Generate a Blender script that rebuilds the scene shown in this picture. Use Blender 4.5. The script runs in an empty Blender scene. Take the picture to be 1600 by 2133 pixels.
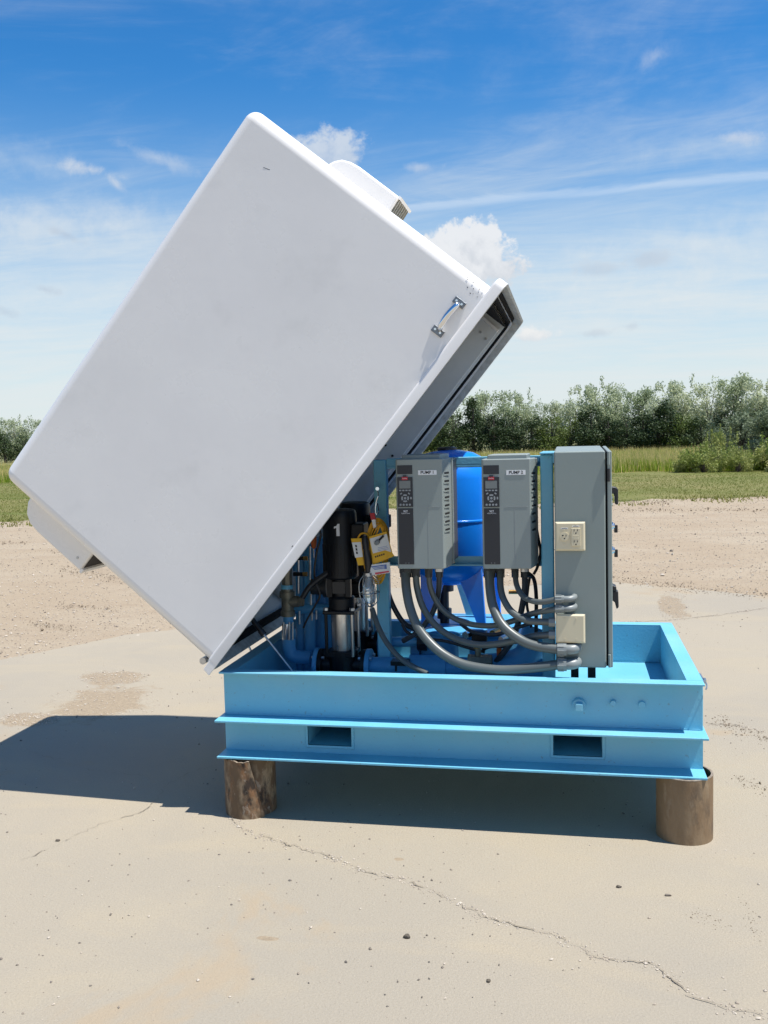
import bpy, bmesh, math, random
import numpy as np
from mathutils import Vector, Matrix

S = bpy.context.scene
COL = S.collection
random.seed(7)
rng = np.random.default_rng(7)

# ------------------------------------------------------------------ camera
CAM = Vector((1.3921, -3.4846, 1.4810))
YAW, PITCH, ROLL = 0.19829, 0.07469, -0.02433
FPX = 1951.0                                   # focal length in pixels of a 1600 px wide picture
def camera_axes():
    cy, sy, cp, sp = math.cos(YAW), math.sin(YAW), math.cos(PITCH), math.sin(PITCH)
    f = Vector((-sy*cp, cy*cp, -sp)); r = Vector((cy, sy, 0)); u = r.cross(f)
    cr, sr = math.cos(ROLL), math.sin(ROLL)
    return cr*r + sr*u, -sr*r + cr*u, f
CR, CU, CF = camera_axes()
def ray(px, py):
    return CF + CR*((px-800)/FPX) - CU*((py-1066.5)/FPX)
def at(px, py, Y):                             # point seen at a photo pixel, at depth Y of the scene
    d = ray(px, py); return CAM + d*((Y-CAM.y)/d.y)
def atz(px, py, Z=0.0):
    d = ray(px, py); return CAM + d*((Z-CAM.z)/d.z)

cam = bpy.data.cameras.new("camera"); camo = bpy.data.objects.new("camera", cam)
COL.objects.link(camo); S.camera = camo
M = Matrix((CR, CU, -CF)).transposed().to_4x4(); M.translation = CAM
camo.matrix_world = M
cam.sensor_fit = 'HORIZONTAL'; cam.sensor_width = 36.0; cam.lens = FPX/1600*36.0
cam.clip_start = 0.05; cam.clip_end = 3000
S.render.resolution_x, S.render.resolution_y = 768, 1024

# ------------------------------------------------------------------ light and sky
SUN = Vector((0.39, -0.06, 1.0)).normalized()
SUN_EL = math.asin(SUN.z)
sun = bpy.data.lights.new("sun", 'SUN'); suno = bpy.data.objects.new("sun", sun); COL.objects.link(suno)
sun.energy = 5.0; sun.angle = math.radians(0.53); sun.color = (1.0, 0.965, 0.91)
suno.rotation_euler = SUN.to_track_quat('Z', 'Y').to_euler(); suno.location = (4, -1, 12)
SKY_STRENGTH = 0.083

S.view_settings.view_transform = 'Standard'; S.view_settings.look = 'None'
S.view_settings.gamma = 1.0; S.view_settings.exposure = 0.48
S.view_settings.use_curve_mapping = False

world = bpy.data.worlds.new("World"); S.world = world; world.use_nodes = True
def build_world():
    nt = world.node_tree; nt.nodes.clear(); N = nt.nodes.new; L = nt.links.new
    out = N('ShaderNodeOutputWorld'); bg = N('ShaderNodeBackground'); L(bg.outputs[0], out.inputs[0])
    bg.inputs['Strength'].default_value = SKY_STRENGTH
    sky = N('ShaderNodeTexSky'); sky.sky_type = 'NISHITA'; sky.sun_disc = False
    sky.sun_elevation = SUN_EL; sky.sun_rotation = math.atan2(SUN.x, SUN.y)
    sky.air_density = 1.0; sky.dust_density = 0.4; sky.ozone_density = 3.0; sky.altitude = 300
    tc = N('ShaderNodeTexCoord'); dirv = tc.outputs['Generated']
    sep = N('ShaderNodeSeparateXYZ'); L(dirv, sep.inputs[0])
    def math_(op, a, b=None, clamp=False):
        n = N('ShaderNodeMath'); n.operation = op; n.use_clamp = clamp
        for i, v in enumerate((a, b)):
            if v is None: continue
            if isinstance(v, (int, float)): n.inputs[i].default_value = v
            else: L(v, n.inputs[i])
        return n.outputs[0]
    def smooth(v, a, b, lo=0., hi=1.):
        n = N('ShaderNodeMapRange'); n.interpolation_type = 'SMOOTHSTEP'
        L(v, n.inputs['Value']); n.inputs['From Min'].default_value = a; n.inputs['From Max'].default_value = b
        n.inputs['To Min'].default_value = lo; n.inputs['To Max'].default_value = hi
        return n.outputs[0]
    def dot(v):
        n = N('ShaderNodeVectorMath'); n.operation = 'DOT_PRODUCT'; L(dirv, n.inputs[0]); n.inputs[1].default_value = v
        return n.outputs['Value']
    def noise(vec, scale, detail=6, rough=.55, dist=0.):
        n = N('ShaderNodeTexNoise'); L(vec, n.inputs['Vector']); n.inputs['Scale'].default_value = scale
        n.inputs['Detail'].default_value = detail; n.inputs['Roughness'].default_value = rough
        n.inputs['Distortion'].default_value = dist
        return n.outputs['Fac']
    def mix(fac, a, b):
        n = N('ShaderNodeMix'); n.data_type = 'RGBA'
        if isinstance(fac, (int, float)): n.inputs['Factor'].default_value = fac
        else: L(fac, n.inputs['Factor'])
        for s, v in ((n.inputs['A'], a), (n.inputs['B'], b)):
            if isinstance(v, tuple): s.default_value = v + (1,)
            else: L(v, s)
        return n.outputs['Result']
    z = sep.outputs['Z']
    # deep clear blue: the physical sky with its saturation raised a little
    hs = N('ShaderNodeHueSaturation'); L(sky.outputs[0], hs.inputs['Color'])
    hs.inputs['Saturation'].default_value = 1.24; hs.inputs['Hue'].default_value = 0.49; hs.inputs['Value'].default_value = 1.0
    tint = N('ShaderNodeMix'); tint.data_type = 'RGBA'; tint.blend_type = 'MULTIPLY'; tint.inputs['Factor'].default_value = 1.0
    L(hs.outputs[0], tint.inputs['A']); L(mix(smooth(z, .12, .40), (.66, 1.14, 1.32), (.56, 1.03, 1.37)), tint.inputs['B'])
    c = tint.outputs['Result']
    # thin cirrus on a plane high above: streaks get denser and flatter towards the horizon
    zz = math_('ADD', math_('MAXIMUM', z, 0.0), 0.10)
    cx = math_('DIVIDE', sep.outputs['X'], zz); cy = math_('DIVIDE', sep.outputs['Y'], zz)
    cmb = N('ShaderNodeCombineXYZ'); L(cx, cmb.inputs[0]); L(cy, cmb.inputs[1])
    mp = N('ShaderNodeMapping'); L(cmb.outputs[0], mp.inputs[0])
    mp.inputs['Rotation'].default_value = (0, 0, math.radians(-14)); mp.inputs['Scale'].default_value = (0.42, 1.0, 1.0)
    mp.inputs['Location'].default_value = (3.1, 1.7, 0)
    streak = noise(mp.outputs[0], 1.0, 9, .62, 1.3)
    fine = noise(mp.outputs[0], 4.5, 8, .65, 1.6)
    s1 = math_('ADD', math_('MULTIPLY', streak, .72), math_('MULTIPLY', fine, .28))
    elev = smooth(z, 0.02, 0.34, 1.0, 0.0)                       # 1 at the horizon
    thr = math_('ADD', s1, math_('MULTIPLY', elev, 0.34))
    cir = smooth(thr, 0.44, 0.96, 0.0, 0.85)
    milk = smooth(z, -0.02, 0.37, 0.80, 0.0)
    # fine mackerel texture low in the sky
    cir = math_('SUBTRACT', 1.0, math_('MULTIPLY', math_('SUBTRACT', 1.0, math_('MULTIPLY', cir, .9)), math_('SUBTRACT', 1.0, milk)))
    c = mix(cir, c, (6.7, 7.1, 7.2))
    # one long thin contrail-like streak
    a, b = ray(850, 432).normalized(), ray(1600, 364).normalized()
    nrm = a.cross(b).normalized(); mid = (a+b).normalized()
    w = math_('ABSOLUTE', math_('ADD', dot(tuple(nrm)), math_('MULTIPLY', math_('SUBTRACT', fine, .5), .012)))
    wfac = smooth(w, 0.0004, 0.0058, 0.26, 0.0)
    along = smooth(dot(tuple(mid)), 0.955, 0.99, 0.0, 1.0)
    wfac = math_('MULTIPLY', math_('MULTIPLY', wfac, along), smooth(streak, .30, .55, .45, 1.0))
    c = mix(wfac, c, (7.6, 8.2, 8.8))
    # separate small clouds, each at its own direction
    wob = noise(dirv, 26, 9, .62, .3); wob2 = noise(dirv, 70, 7, .6, .2)
    def cloud(px, py, rx, ry, top, bottom, dens, soft=.34, rot=0., flat=0.0, warp=1.9):
        nonlocal c
        d = ray(px, py).normalized(); r = Vector((d.y, -d.x, 0)).normalized(); u = r.cross(d)
        if rot: r, u = r*math.cos(rot)+u*math.sin(rot), -r*math.sin(rot)+u*math.cos(rot)
        x = math_('MULTIPLY', dot(tuple(r)), FPX/rx); y = math_('MULTIPLY', dot(tuple(u)), FPX/ry)
        yl = math_('MULTIPLY', math_('MINIMUM', y, 0.0), 1.0+flat); yy = math_('ADD', math_('MAXIMUM', y, 0.0), yl)
        rr = math_('SQRT', math_('ADD', math_('MULTIPLY', x, x), math_('MULTIPLY', yy, yy)))
        n = math_('ADD', math_('MULTIPLY', math_('SUBTRACT', wob, .5), warp), math_('MULTIPLY', math_('SUBTRACT', wob2, .5), warp*.55))
        f = math_('ADD', math_('SUBTRACT', 1.0, rr), n)
        front = smooth(dot(tuple(d)), .9, .95)
        m = math_('MULTIPLY', math_('MULTIPLY', smooth(f, 0.0, soft), front), dens)
        shade = smooth(math_('ADD', y, math_('MULTIPLY', math_('SUBTRACT', wob2, .5), 2.2)), -.7, .55)
        c = mix(m, c, mix(shade, bottom, top))
    cloud(120, 470, 420, 70, (6.9, 7.2, 7.3), (6.3, 6.8, 7.1), .62, 1.5, rot=.05, warp=1.4)
    cloud(60, 640, 330, 90, (6.9, 7.2, 7.3), (6.4, 6.9, 7.2), .45, 1.6, warp=1.4)
    cloud(1480, 520, 460, 85, (6.9, 7.2, 7.3), (6.3, 6.8, 7.1), .50, 1.5, rot=.07, warp=1.4)
    cloud(1300, 640, 480, 80, (6.9, 7.2, 7.3), (6.4, 6.9, 7.2), .45, 1.6, rot=.04, warp=1.4)
    cloud(1480, 300, 300, 40, (6.4, 7.0, 7.3), (6.3, 6.9, 7.2), .30, 1.6, rot=.06, warp=1.6)
    cloud(60, 335, 200, 40, (6.4, 7.0, 7.3), (6.3, 6.9, 7.2), .35, 1.6, rot=-.12, warp=1.6)
    W_ = (7.2, 7.4, 7.7)
    cloud(978, 535, 118, 82, W_, (5.76, 6.08, 6.56), .97, .30, flat=.2)
    cloud(930, 560, 80, 60, W_, (5.76, 6.08, 6.56), .9, .4)
    cloud(680, 320, 88, 58, (5.76, 6.32, 7.04), (4.16, 5.04, 6.40), .85, .5)
    cloud(1112, 698, 46, 25, (7.44, 7.52, 7.52), (6.08, 6.48, 6.88), .97, .5, flat=.8)
    cloud(185, 352, 70, 17, (6.5, 6.7, 7.0), (5.8, 6.2, 6.8), .60, 1.3, rot=-.1, warp=2.6)
    cloud(238, 380, 42, 13, (6.5, 6.7, 7.0), (5.8, 6.2, 6.8), .5, 1.3, rot=-.75, warp=2.4)
    cloud(136, 488, 40, 11, (3.68, 4.40, 5.52), (3.52, 4.24, 5.36), .42, 1.2, rot=-.35, warp=2.8)
    cloud(97, 604, 48, 13, (3.84, 4.48, 5.52), (3.68, 4.32, 5.36), .40, 1.2, rot=-.2, warp=2.8)
    cloud(14, 650, 28, 12, (3.84, 4.48, 5.52), (3.68, 4.32, 5.36), .36, 1.2, rot=-.3, warp=2.8)
    cloud(1310, 680, 34, 13, (4.00, 4.64, 5.60), (3.92, 4.56, 5.52), .34, 1.2, warp=2.8)
    cloud(1235, 695, 40, 9, (4.16, 4.80, 5.68), (4.00, 4.64, 5.60), .34, 1.2, warp=2.8)
    cloud(1350, 540, 60, 26, (4.48, 5.12, 6.00), (4.32, 4.96, 5.84), .5, .9)
    cloud(1250, 560, 60, 18, (4.48, 5.12, 6.00), (4.32, 4.96, 5.84), .4, .9)
    cloud(1360, 120, 42, 22, (5.92, 6.32, 7.04), (5.12, 5.76, 6.72), .45, 1.4, rot=.4)
    cloud(1536, 285, 70, 16, (5.92, 6.32, 7.04), (5.44, 5.92, 6.72), .5, 1., rot=-.15)
    cloud(880, 350, 40, 13, (5.60, 6.16, 7.04), (5.12, 5.76, 6.72), .5, 1.)
    cloud(330, 330, 95, 20, (5.60, 6.24, 7.04), (5.28, 5.92, 6.88), .5, 1.2, rot=-.3)
    L(c, bg.inputs['Color'])
build_world()

# ------------------------------------------------------------------ materials
def mat(name, base, rough=.5, metal=0., col2=None, vscale=6., vlo=.4, vhi=.65, bump=0., bscale=60., detail=5, spec=.5,
        stretch=(1, 1, 1), rvar=0., coat=0., extra=None):
    m = bpy.data.materials.new(name); m.use_nodes = True; nt = m.node_tree; N = nt.nodes.new; L = nt.links.new
    p = nt.nodes['Principled BSDF']
    p.inputs['Base Color'].default_value = (*base, 1); p.inputs['Roughness'].default_value = rough
    p.inputs['Metallic'].default_value = metal; p.inputs['Specular IOR Level'].default_value = spec
    p.inputs['Coat Weight'].default_value = coat; p.inputs['Coat Roughness'].default_value = .12
    tc = N('ShaderNodeTexCoord'); mp = N('ShaderNodeMapping'); L(tc.outputs['Object'], mp.inputs[0]); mp.inputs['Scale'].default_value = stretch
    v = mp.outputs[0]
    def noise(scale, det=detail, ro=.6, dist=0.):
        n = N('ShaderNodeTexNoise'); L(v, n.inputs['Vector']); n.inputs['Scale'].default_value = scale
        n.inputs['Detail'].default_value = det; n.inputs['Roughness'].default_value = ro; n.inputs['Distortion'].default_value = dist
        return n.outputs['Fac']
    def rangen(x, a, b, lo=0., hi=1.):
        n = N('ShaderNodeMapRange'); L(x, n.inputs[0]); n.inputs[1].default_value = a; n.inputs[2].default_value = b
        n.inputs[3].default_value = lo; n.inputs[4].default_value = hi; return n.outputs[0]
    def mix(f, a, b):
        n = N('ShaderNodeMix'); n.data_type = 'RGBA'; L(f, n.inputs['Factor'])
        for s, q in ((n.inputs['A'], a), (n.inputs['B'], b)):
            if isinstance(q, tuple): s.default_value = q + (1,)
            else: L(q, s)
        return n.outputs['Result']
    c = None
    if col2: c = mix(rangen(noise(vscale), vlo, vhi), base, col2)
    if extra:
        for (col, sc, a, b, amt) in extra:
            c = mix(rangen(noise(sc), a, b, 0, amt), c if c is not None else base, col)
    if c is not None: L(c, p.inputs['Base Color'])
    if rvar: L(rangen(noise(vscale*2), .3, .7, max(rough-rvar, .03), min(rough+rvar, 1)), p.inputs['Roughness'])
    if bump:
        b = N('ShaderNodeBump'); b.inputs['Strength'].default_value = bump; b.inputs['Distance'].default_value = .01
        L(noise(bscale), b.inputs['Height']); L(b.outputs[0], p.inputs['Normal'])
    return m

BLUE = mat('sky_blue_paint', (.145, .44, .59), .42, col2=(.165, .47, .61), vscale=4, bump=.12, bscale=90, rvar=.08,
           extra=[((.25, .55, .72), 70, .66, .74, .5), ((.16, .24, .27), 60, .655, .69, .6), ((.30, .46, .52), 2.2, .50, .75, .35)])
BLUEP = mat('blue_pipe_paint', (.075, .31, .56), .38, col2=(.09, .35, .60), vscale=7, bump=.15, bscale=70)
TANKB = mat('royal_blue_enamel', (.006, .20, .80), .26, col2=(.008, .22, .82), vscale=5, bump=.03, bscale=30)
WHITE = mat('white_gelcoat', (.845, .815, .77), .30, col2=(.82, .79, .75), vscale=2.2, bump=.05, bscale=7, rvar=.06,
            extra=[((.72, .70, .66), 1.6, .45, .70, .30), ((.66, .64, .60), 5, .58, .74, .28), ((.45, .44, .42), 60, .73, .76, .6)])
DARKBR = mat('dusty_dark_mesh', (.045, .038, .034), .8)
RAWF = mat('raw_fibreglass', (.46, .46, .43), .7, col2=(.33, .32, .29), vscale=28, bump=.4, bscale=90)
LINING = mat('grey_hood_lining', (.66, .68, .67), .5, col2=(.62, .64, .63), vscale=8, bump=.06, bscale=30)
RUBBER = mat('black_rubber', (.010, .011, .013), .9, spec=.1)
BLACK = mat('black_paint', (.006, .007, .009), .42, col2=(.009, .010, .012), vscale=12, bump=.05, bscale=120, spec=.3)
BLACKP = mat('black_plastic', (.014, .014, .017), .42)
STEEL = mat('stainless_steel', (.62, .60, .57), .34, 1., col2=(.46, .43, .39), vscale=30, stretch=(1, 1, .25), rvar=.1)
ZINC = mat('zinc_steel', (.55, .56, .57), .38, 1., col2=(.42, .43, .44), vscale=60)
DSTEEL = mat('dull_steel', (.25, .26, .27), .45, 1., col2=(.17, .18, .19), vscale=60)
CHROME = mat('chrome', (.75, .76, .78), .12, 1.)
GREY = mat('grey_polyester', (.225, .265, .245), .45, col2=(.235, .275, .255), vscale=5, bump=.025, bscale=160, rvar=.08, extra=[((.30, .32, .30), 3, .5, .75, .35)])
GREYD = mat('grey_drive_plastic', (.25, .285, .27), .5, col2=(.24, .275, .26), vscale=6, bump=.05, bscale=200)
DARKGREY = mat('dark_grey_plastic', (.03, .034, .038), .5)
PANEL = mat('charcoal_panel', (.014, .017, .024), .42)
SCREEN = mat('grey_display', (.16, .18, .18), .25)
BUTTON = mat('pale_grey_button', (.27, .29, .30), .5)
RED = mat('red_plastic', (.45, .012, .03), .4)
CREAM = mat('cream_plastic', (.66, .58, .40), .4, col2=(.64, .56, .385), vscale=8)
PAPER = mat('white_label', (.75, .75, .74), .5)
INK = mat('black_ink', (.012, .012, .014), .6)
WINK = mat('white_ink', (.72, .72, .73), .5)
CONDUIT = mat('grey_conduit', (.098, .112, .108), .36, bump=.0)
CONDUITL = mat('light_grey_fitting', (.20, .22, .215), .4)
CONDUITD = mat('dark_conduit', (.045, .048, .055), .4)
BRASS = mat('brass', (.50, .30, .10), .4, 1., col2=(.35, .20, .07), vscale=40)
BRONZE = mat('weathered_bronze', (.22, .20, .15), .5, .6, col2=(.13, .13, .10), vscale=25)
ORANGE = mat('orange_plastic', (.62, .13, .02), .5)
YELLOW = mat('yellow_cord', (.72, .36, .01), .45)
YCARD = mat('yellow_card', (.80, .44, .01), .5)
CORALRED = mat('red_print', (.62, .05, .08), .5)
LBLUE = mat('blue_print', (.10, .17, .45), .5)
RUST = mat('rusty_steel', (.14, .09, .05), .72, .2, col2=(.29, .215, .135), vscale=11, vlo=.46, vhi=.56, bump=.4, bscale=40, rvar=.1,
           extra=[((.22, .105, .042), 14, .50, .61, .8), ((.028, .022, .018), 12, .535, .63, .9), ((.40, .33, .25), 30, .60, .66, .7)], stretch=(1, 1, .55))
RUSTL = mat('tan_rusty_steel', (.205, .135, .072), .7, .2, col2=(.29, .205, .12), vscale=6, vlo=.4, vhi=.65, bump=.3, bscale=50, stretch=(1, 1, .4),
            extra=[((.19, .115, .058), 10, .50, .66, .7), ((.06, .042, .03), 12, .56, .68, .75), ((.36, .27, .17), 24, .60, .68, .5)])
CUTEDGE = mat('bare_cut_steel', (.38, .32, .25), .6, .3, col2=(.22, .16, .11), vscale=50)
def glass_mat():
    m = bpy.data.materials.new('lamp_glass'); m.use_nodes = True; p = m.node_tree.nodes['Principled BSDF']
    p.inputs['Base Color'].default_value = (.85, .9, .92, 1); p.inputs['Roughness'].default_value = .12
    p.inputs['Transmission Weight'].default_value = .75; return m
GLASS = glass_mat()

def ground_mat(name, a, b, c2, stone, big=.35, fine=60, bump=.5, patch=None, speck=.62, band=(.6, 1.4, 1), spots=()):
    m = bpy.data.materials.new(name); m.use_nodes = True; nt = m.node_tree; N = nt.nodes.new; L = nt.links.new
    p = nt.nodes['Principled BSDF']; p.inputs['Roughness'].default_value = .9; p.inputs['Specular IOR Level'].default_value = .25
    tc = N('ShaderNodeTexCoord'); v = tc.outputs['Object']
    def noise(scale, det=6, ro=.6, dist=0., st=None):
        n = N('ShaderNodeTexNoise')
        if st:
            mp = N('ShaderNodeMapping'); L(v, mp.inputs[0]); mp.inputs['Scale'].default_value = st; L(mp.outputs[0], n.inputs['Vector'])
        else: L(v, n.inputs['Vector'])
        n.inputs['Scale'].default_value = scale; n.inputs['Detail'].default_value = det; n.inputs['Roughness'].default_value = ro; n.inputs['Distortion'].default_value = dist
        return n.outputs['Fac']
    def rangen(x, lo0, hi0, lo=0., hi=1.):
        n = N('ShaderNodeMapRange'); n.interpolation_type = 'SMOOTHSTEP'; L(x, n.inputs[0]); n.inputs[1].default_value = lo0; n.inputs[2].default_value = hi0
        n.inputs[3].default_value = lo; n.inputs[4].default_value = hi; return n.outputs[0]
    def mix(f, x, y):
        n = N('ShaderNodeMix'); n.data_type = 'RGBA'; L(f, n.inputs['Factor'])
        for s, q in ((n.inputs['A'], x), (n.inputs['B'], y)):
            if isinstance(q, tuple): s.default_value = q + (1,)
            else: L(q, s)
        return n.outputs['Result']
    c = mix(rangen(noise(big, 7, .62, .5), .36, .64), a, b)
    c = mix(rangen(noise(big*4.5, 6, .6, .8, band), .45, .70, 0, .65), c, c2)
    c = mix(rangen(noise(fine, 4, .7), .35, .75, 0, .5), c, tuple(x*.74 for x in a))
    if patch: c = mix(rangen(noise(.55, 6, .66, .6), .60, .66, 0, .85), c, patch)
    for (sx, sy, ra, rb, col) in spots:
        mp = N('ShaderNodeMapping'); mp.vector_type = 'POINT'; L(v, mp.inputs[0]); mp.inputs['Scale'].default_value = (1/ra, 1/rb, 0); mp.inputs['Location'].default_value = (-sx/ra, -sy/rb, 0)
        ln = N('ShaderNodeVectorMath'); ln.operation = 'LENGTH'; L(mp.outputs[0], ln.inputs[0])
        sb = N('ShaderNodeMath'); sb.operation = 'MULTIPLY_ADD'; L(noise(3.5, 8, .7, .4), sb.inputs[0]); sb.inputs[1].default_value = -2.6; L(ln.outputs['Value'], sb.inputs[2])
        c = mix(rangen(sb.outputs[0], -.55, -.25, .9, 0), c, mix(rangen(noise(48, 5, .7), .35, .65), col, tuple(q*.74 for q in col)))
    vo = N('ShaderNodeTexVoronoi'); L(v, vo.inputs['Vector']); vo.inputs['Scale'].default_value = fine*1.4
    dk = rangen(vo.outputs['Distance'], .10, .22, 1, 0)
    rn = N('ShaderNodeSeparateColor'); L(vo.outputs['Color'], rn.inputs[0])
    dm = N('ShaderNodeMath'); dm.operation = 'MULTIPLY'; L(dk, dm.inputs[0]); L(rangen(rn.outputs[0], speck, speck+.1), dm.inputs[1])
    c = mix(dm.outputs[0], c, stone)
    L(c, p.inputs['Base Color'])
    ad = N('ShaderNodeMath'); ad.operation = 'ADD'; L(noise(fine*.8, 7, .7), ad.inputs[0]); L(noise(big*9, 4, .6), ad.inputs[1])
    bm_ = N('ShaderNodeBump'); bm_.inputs['Strength'].default_value = bump; bm_.inputs['Distance'].default_value = .012
    L(ad.outputs[0], bm_.inputs['Height']); L(bm_.outputs[0], p.inputs['Normal'])
    return m
SPOTS = []
for (px, py, wx, wy) in ((238, 1411, 66, 13), (215, 1464, 105, 31), (1402, 1262, 28, 26), (55, 1500, 60, 14), (830, 1790, 10, 3), (560, 1955, 26, 5)):
    q = atz(px, py); a = atz(px+wx, py); b = atz(px, py-wy); SPOTS.append((q.x, q.y, (a-q).length, (b-q).length, (.335, .262, .178)))
SLAB = ground_mat('worn_concrete', (.362, .312, .236), (.325, .286, .226), (.382, .322, .230), (.17, .14, .11), .45, 150, .45, patch=(.345, .275, .19), speck=.84, spots=SPOTS)
YARD = ground_mat('dirt_and_gravel', (.345, .27, .185), (.38, .312, .226), (.305, .232, .158), (.17, .125, .09), .30, 42, .9, speck=.66)
LAWN = ground_mat('mown_grass_ground', (.135, .14, .034), (.225, .19, .075), (.095, .13, .024), (.28, .23, .10), .22, 20, .9, speck=.7, band=(.22, 1.5, 1))
FIELD = ground_mat('rough_field', (.16, .16, .06), (.22, .20, .09), (.12, .14, .04), (.25, .21, .12), .1, 12, .6)
CRACK = mat('crack_grit', (.30, .25, .18), .9, col2=(.20, .165, .125), vscale=40, bump=.8, bscale=120)
STONE = mat('pebble', (.25, .205, .16), .85, col2=(.12, .105, .09), vscale=14, vlo=.42, vhi=.6)
STONEL = mat('pale_pebble', (.50, .44, .36), .85, col2=(.38, .31, .24), vscale=16)

def leaf_mat(name, a, b, sc=.9, trans=.3):
    m = bpy.data.materials.new(name); m.use_nodes = True; nt = m.node_tree; N = nt.nodes.new; L = nt.links.new
    p = nt.nodes['Principled BSDF']; p.inputs['Roughness'].default_value = .6; p.inputs['Specular IOR Level'].default_value = .3
    tc = N('ShaderNodeTexCoord'); n = N('ShaderNodeTexNoise'); L(tc.outputs['Object'], n.inputs['Vector']); n.inputs['Scale'].default_value = sc; n.inputs['Detail'].default_value = 6
    n.inputs['Roughness'].default_value = .75
    oi = N('ShaderNodeObjectInfo')
    ad = N('ShaderNodeMath'); ad.operation = 'MULTIPLY_ADD'; L(oi.outputs['Random'], ad.inputs[0]); ad.inputs[1].default_value = .25; L(n.outputs['Fac'], ad.inputs[2])
    r = N('ShaderNodeMapRange'); L(ad.outputs[0], r.inputs[0]); r.inputs[1].default_value = .42; r.inputs[2].default_value = .82
    mx = N('ShaderNodeMix'); mx.data_type = 'RGBA'; L(r.outputs[0], mx.inputs['Factor']); mx.inputs['A'].default_value = (*a, 1); mx.inputs['B'].default_value = (*b, 1)
    L(mx.outputs['Result'], p.inputs['Base Color'])
    t = N('ShaderNodeBsdfTranslucent'); L(mx.outputs['Result'], t.inputs['Color'])
    ms = N('ShaderNodeMixShader'); ms.inputs[0].default_value = trans; L(p.outputs[0], ms.inputs[1]); L(t.outputs[0], ms.inputs[2])
    L(ms.outputs[0], nt.nodes['Material Output'].inputs['Surface']); return m
SILVER = leaf_mat('silver_leaf', (.25, .315, .165), (.56, .59, .40), 1.0, .4)
DGREEN = leaf_mat('dark_evergreen_leaf', (.028, .050, .018), (.055, .085, .026), 1.2, .15)
MGREEN = leaf_mat('mid_green_leaf', (.075, .115, .022), (.15, .19, .045), 1.2, .25)
GGREEN = leaf_mat('grey_green_leaf', (.10, .14, .075), (.24, .28, .17), 1.2, .25)
GRASSG = leaf_mat('grass_blade', (.125, .165, .022), (.27, .24, .07), .25, .4)
TALLG = leaf_mat('tall_grass_blade', (.17, .28, .02), (.32, .38, .05), .15, .4)
STRAW = leaf_mat('straw_seed_head', (.62, .50, .17), (.78, .63, .28), .2, .4)
BARK = mat('bark', (.10, .08, .065), .9, col2=(.06, .05, .04), vscale=8, bump=.6, bscale=30)

# ------------------------------------------------------------------ object helpers
ORG = {}
def thing(name, label, cat, loc=(0, 0, 0), group=None):
    o = bpy.data.objects.new(name, None); o.empty_display_size = .1; COL.objects.link(o); o.location = loc
    o['label'] = label; o['category'] = cat
    if group: o['group'] = group
    ORG[o] = Vector(loc); return o
def tag(o, label, cat, group=None):
    o['label'] = label; o['category'] = cat
    if group: o['group'] = group
    return o
def put(name, bm, m, parent=None, smooth=False, loc=None, bevel=0., angle=35, label=None):
    """link a bmesh given in scene coordinates as one object"""
    if isinstance(bm, bmesh.types.BMesh):
        bmesh.ops.recalc_face_normals(bm, faces=bm.faces[:])
        me = bpy.data.meshes.new(name); bm.to_mesh(me); bm.free()
    else: me = bm
    org = ORG[parent] if parent else Vector(loc or (0, 0, 0))
    if org.length > 0: me.transform(Matrix.Translation(-org))
    for x in (m if isinstance(m, (list, tuple)) else [m]): me.materials.append(x)
    o = bpy.data.objects.new(name, me); COL.objects.link(o); ORG[o] = org
    if parent: o.parent = parent
    else: o.location = org
    if smooth:
        for p in me.polygons: p.use_smooth = True
        if hasattr(me, 'set_sharp_from_angle'): me.set_sharp_from_angle(angle=math.radians(angle))
    if bevel:
        b = o.modifiers.new('bevel', 'BEVEL'); b.width = bevel; b.segments = 3; b.limit_method = 'ANGLE'; b.angle_limit = math.radians(40); b.harden_normals = True
        for p in me.polygons: p.use_smooth = True
    if label: o['label'] = label
    return o
def setting(name, bm, m, **k):
    o = put(name, bm, m, **k); o['kind'] = 'structure'; return o
def B(): return bmesh.new()
def box(bm, x0, x1, y0, y1, z0, z1, f=None):
    c = [(x0, y0, z0), (x1, y0, z0), (x1, y1, z0), (x0, y1, z0), (x0, y0, z1), (x1, y0, z1), (x1, y1, z1), (x0, y1, z1)]
    vs = [bm.verts.new(f(*p) if f else p) for p in c]
    for q in ((3, 2, 1, 0), (4, 5, 6, 7), (0, 1, 5, 4), (1, 2, 6, 5), (2, 3, 7, 6), (3, 0, 4, 7)): bm.faces.new([vs[i] for i in q])
    return bm
def frame_of(d):
    d = d.normalized(); a = Vector((0, 0, 1)) if abs(d.z) < .9 else Vector((1, 0, 0))
    x = a.cross(d).normalized(); return x, d.cross(x)
def cyl(bm, p0, p1, r0, r1=None, seg=20, caps=True):
    p0, p1 = Vector(p0), Vector(p1); r1 = r0 if r1 is None else r1
    x, y = frame_of(p1-p0); A, C = [], []
    for i in range(seg):
        t = 2*math.pi*i/seg; o = x*math.cos(t)+y*math.sin(t)
        A.append(bm.verts.new(p0+o*r0)); C.append(bm.verts.new(p1+o*r1))
    for i in range(seg):
        j = (i+1) % seg; bm.faces.new((A[i], A[j], C[j], C[i]))
    if caps: bm.faces.new(A[::-1]); bm.faces.new(C)
    return bm
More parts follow.
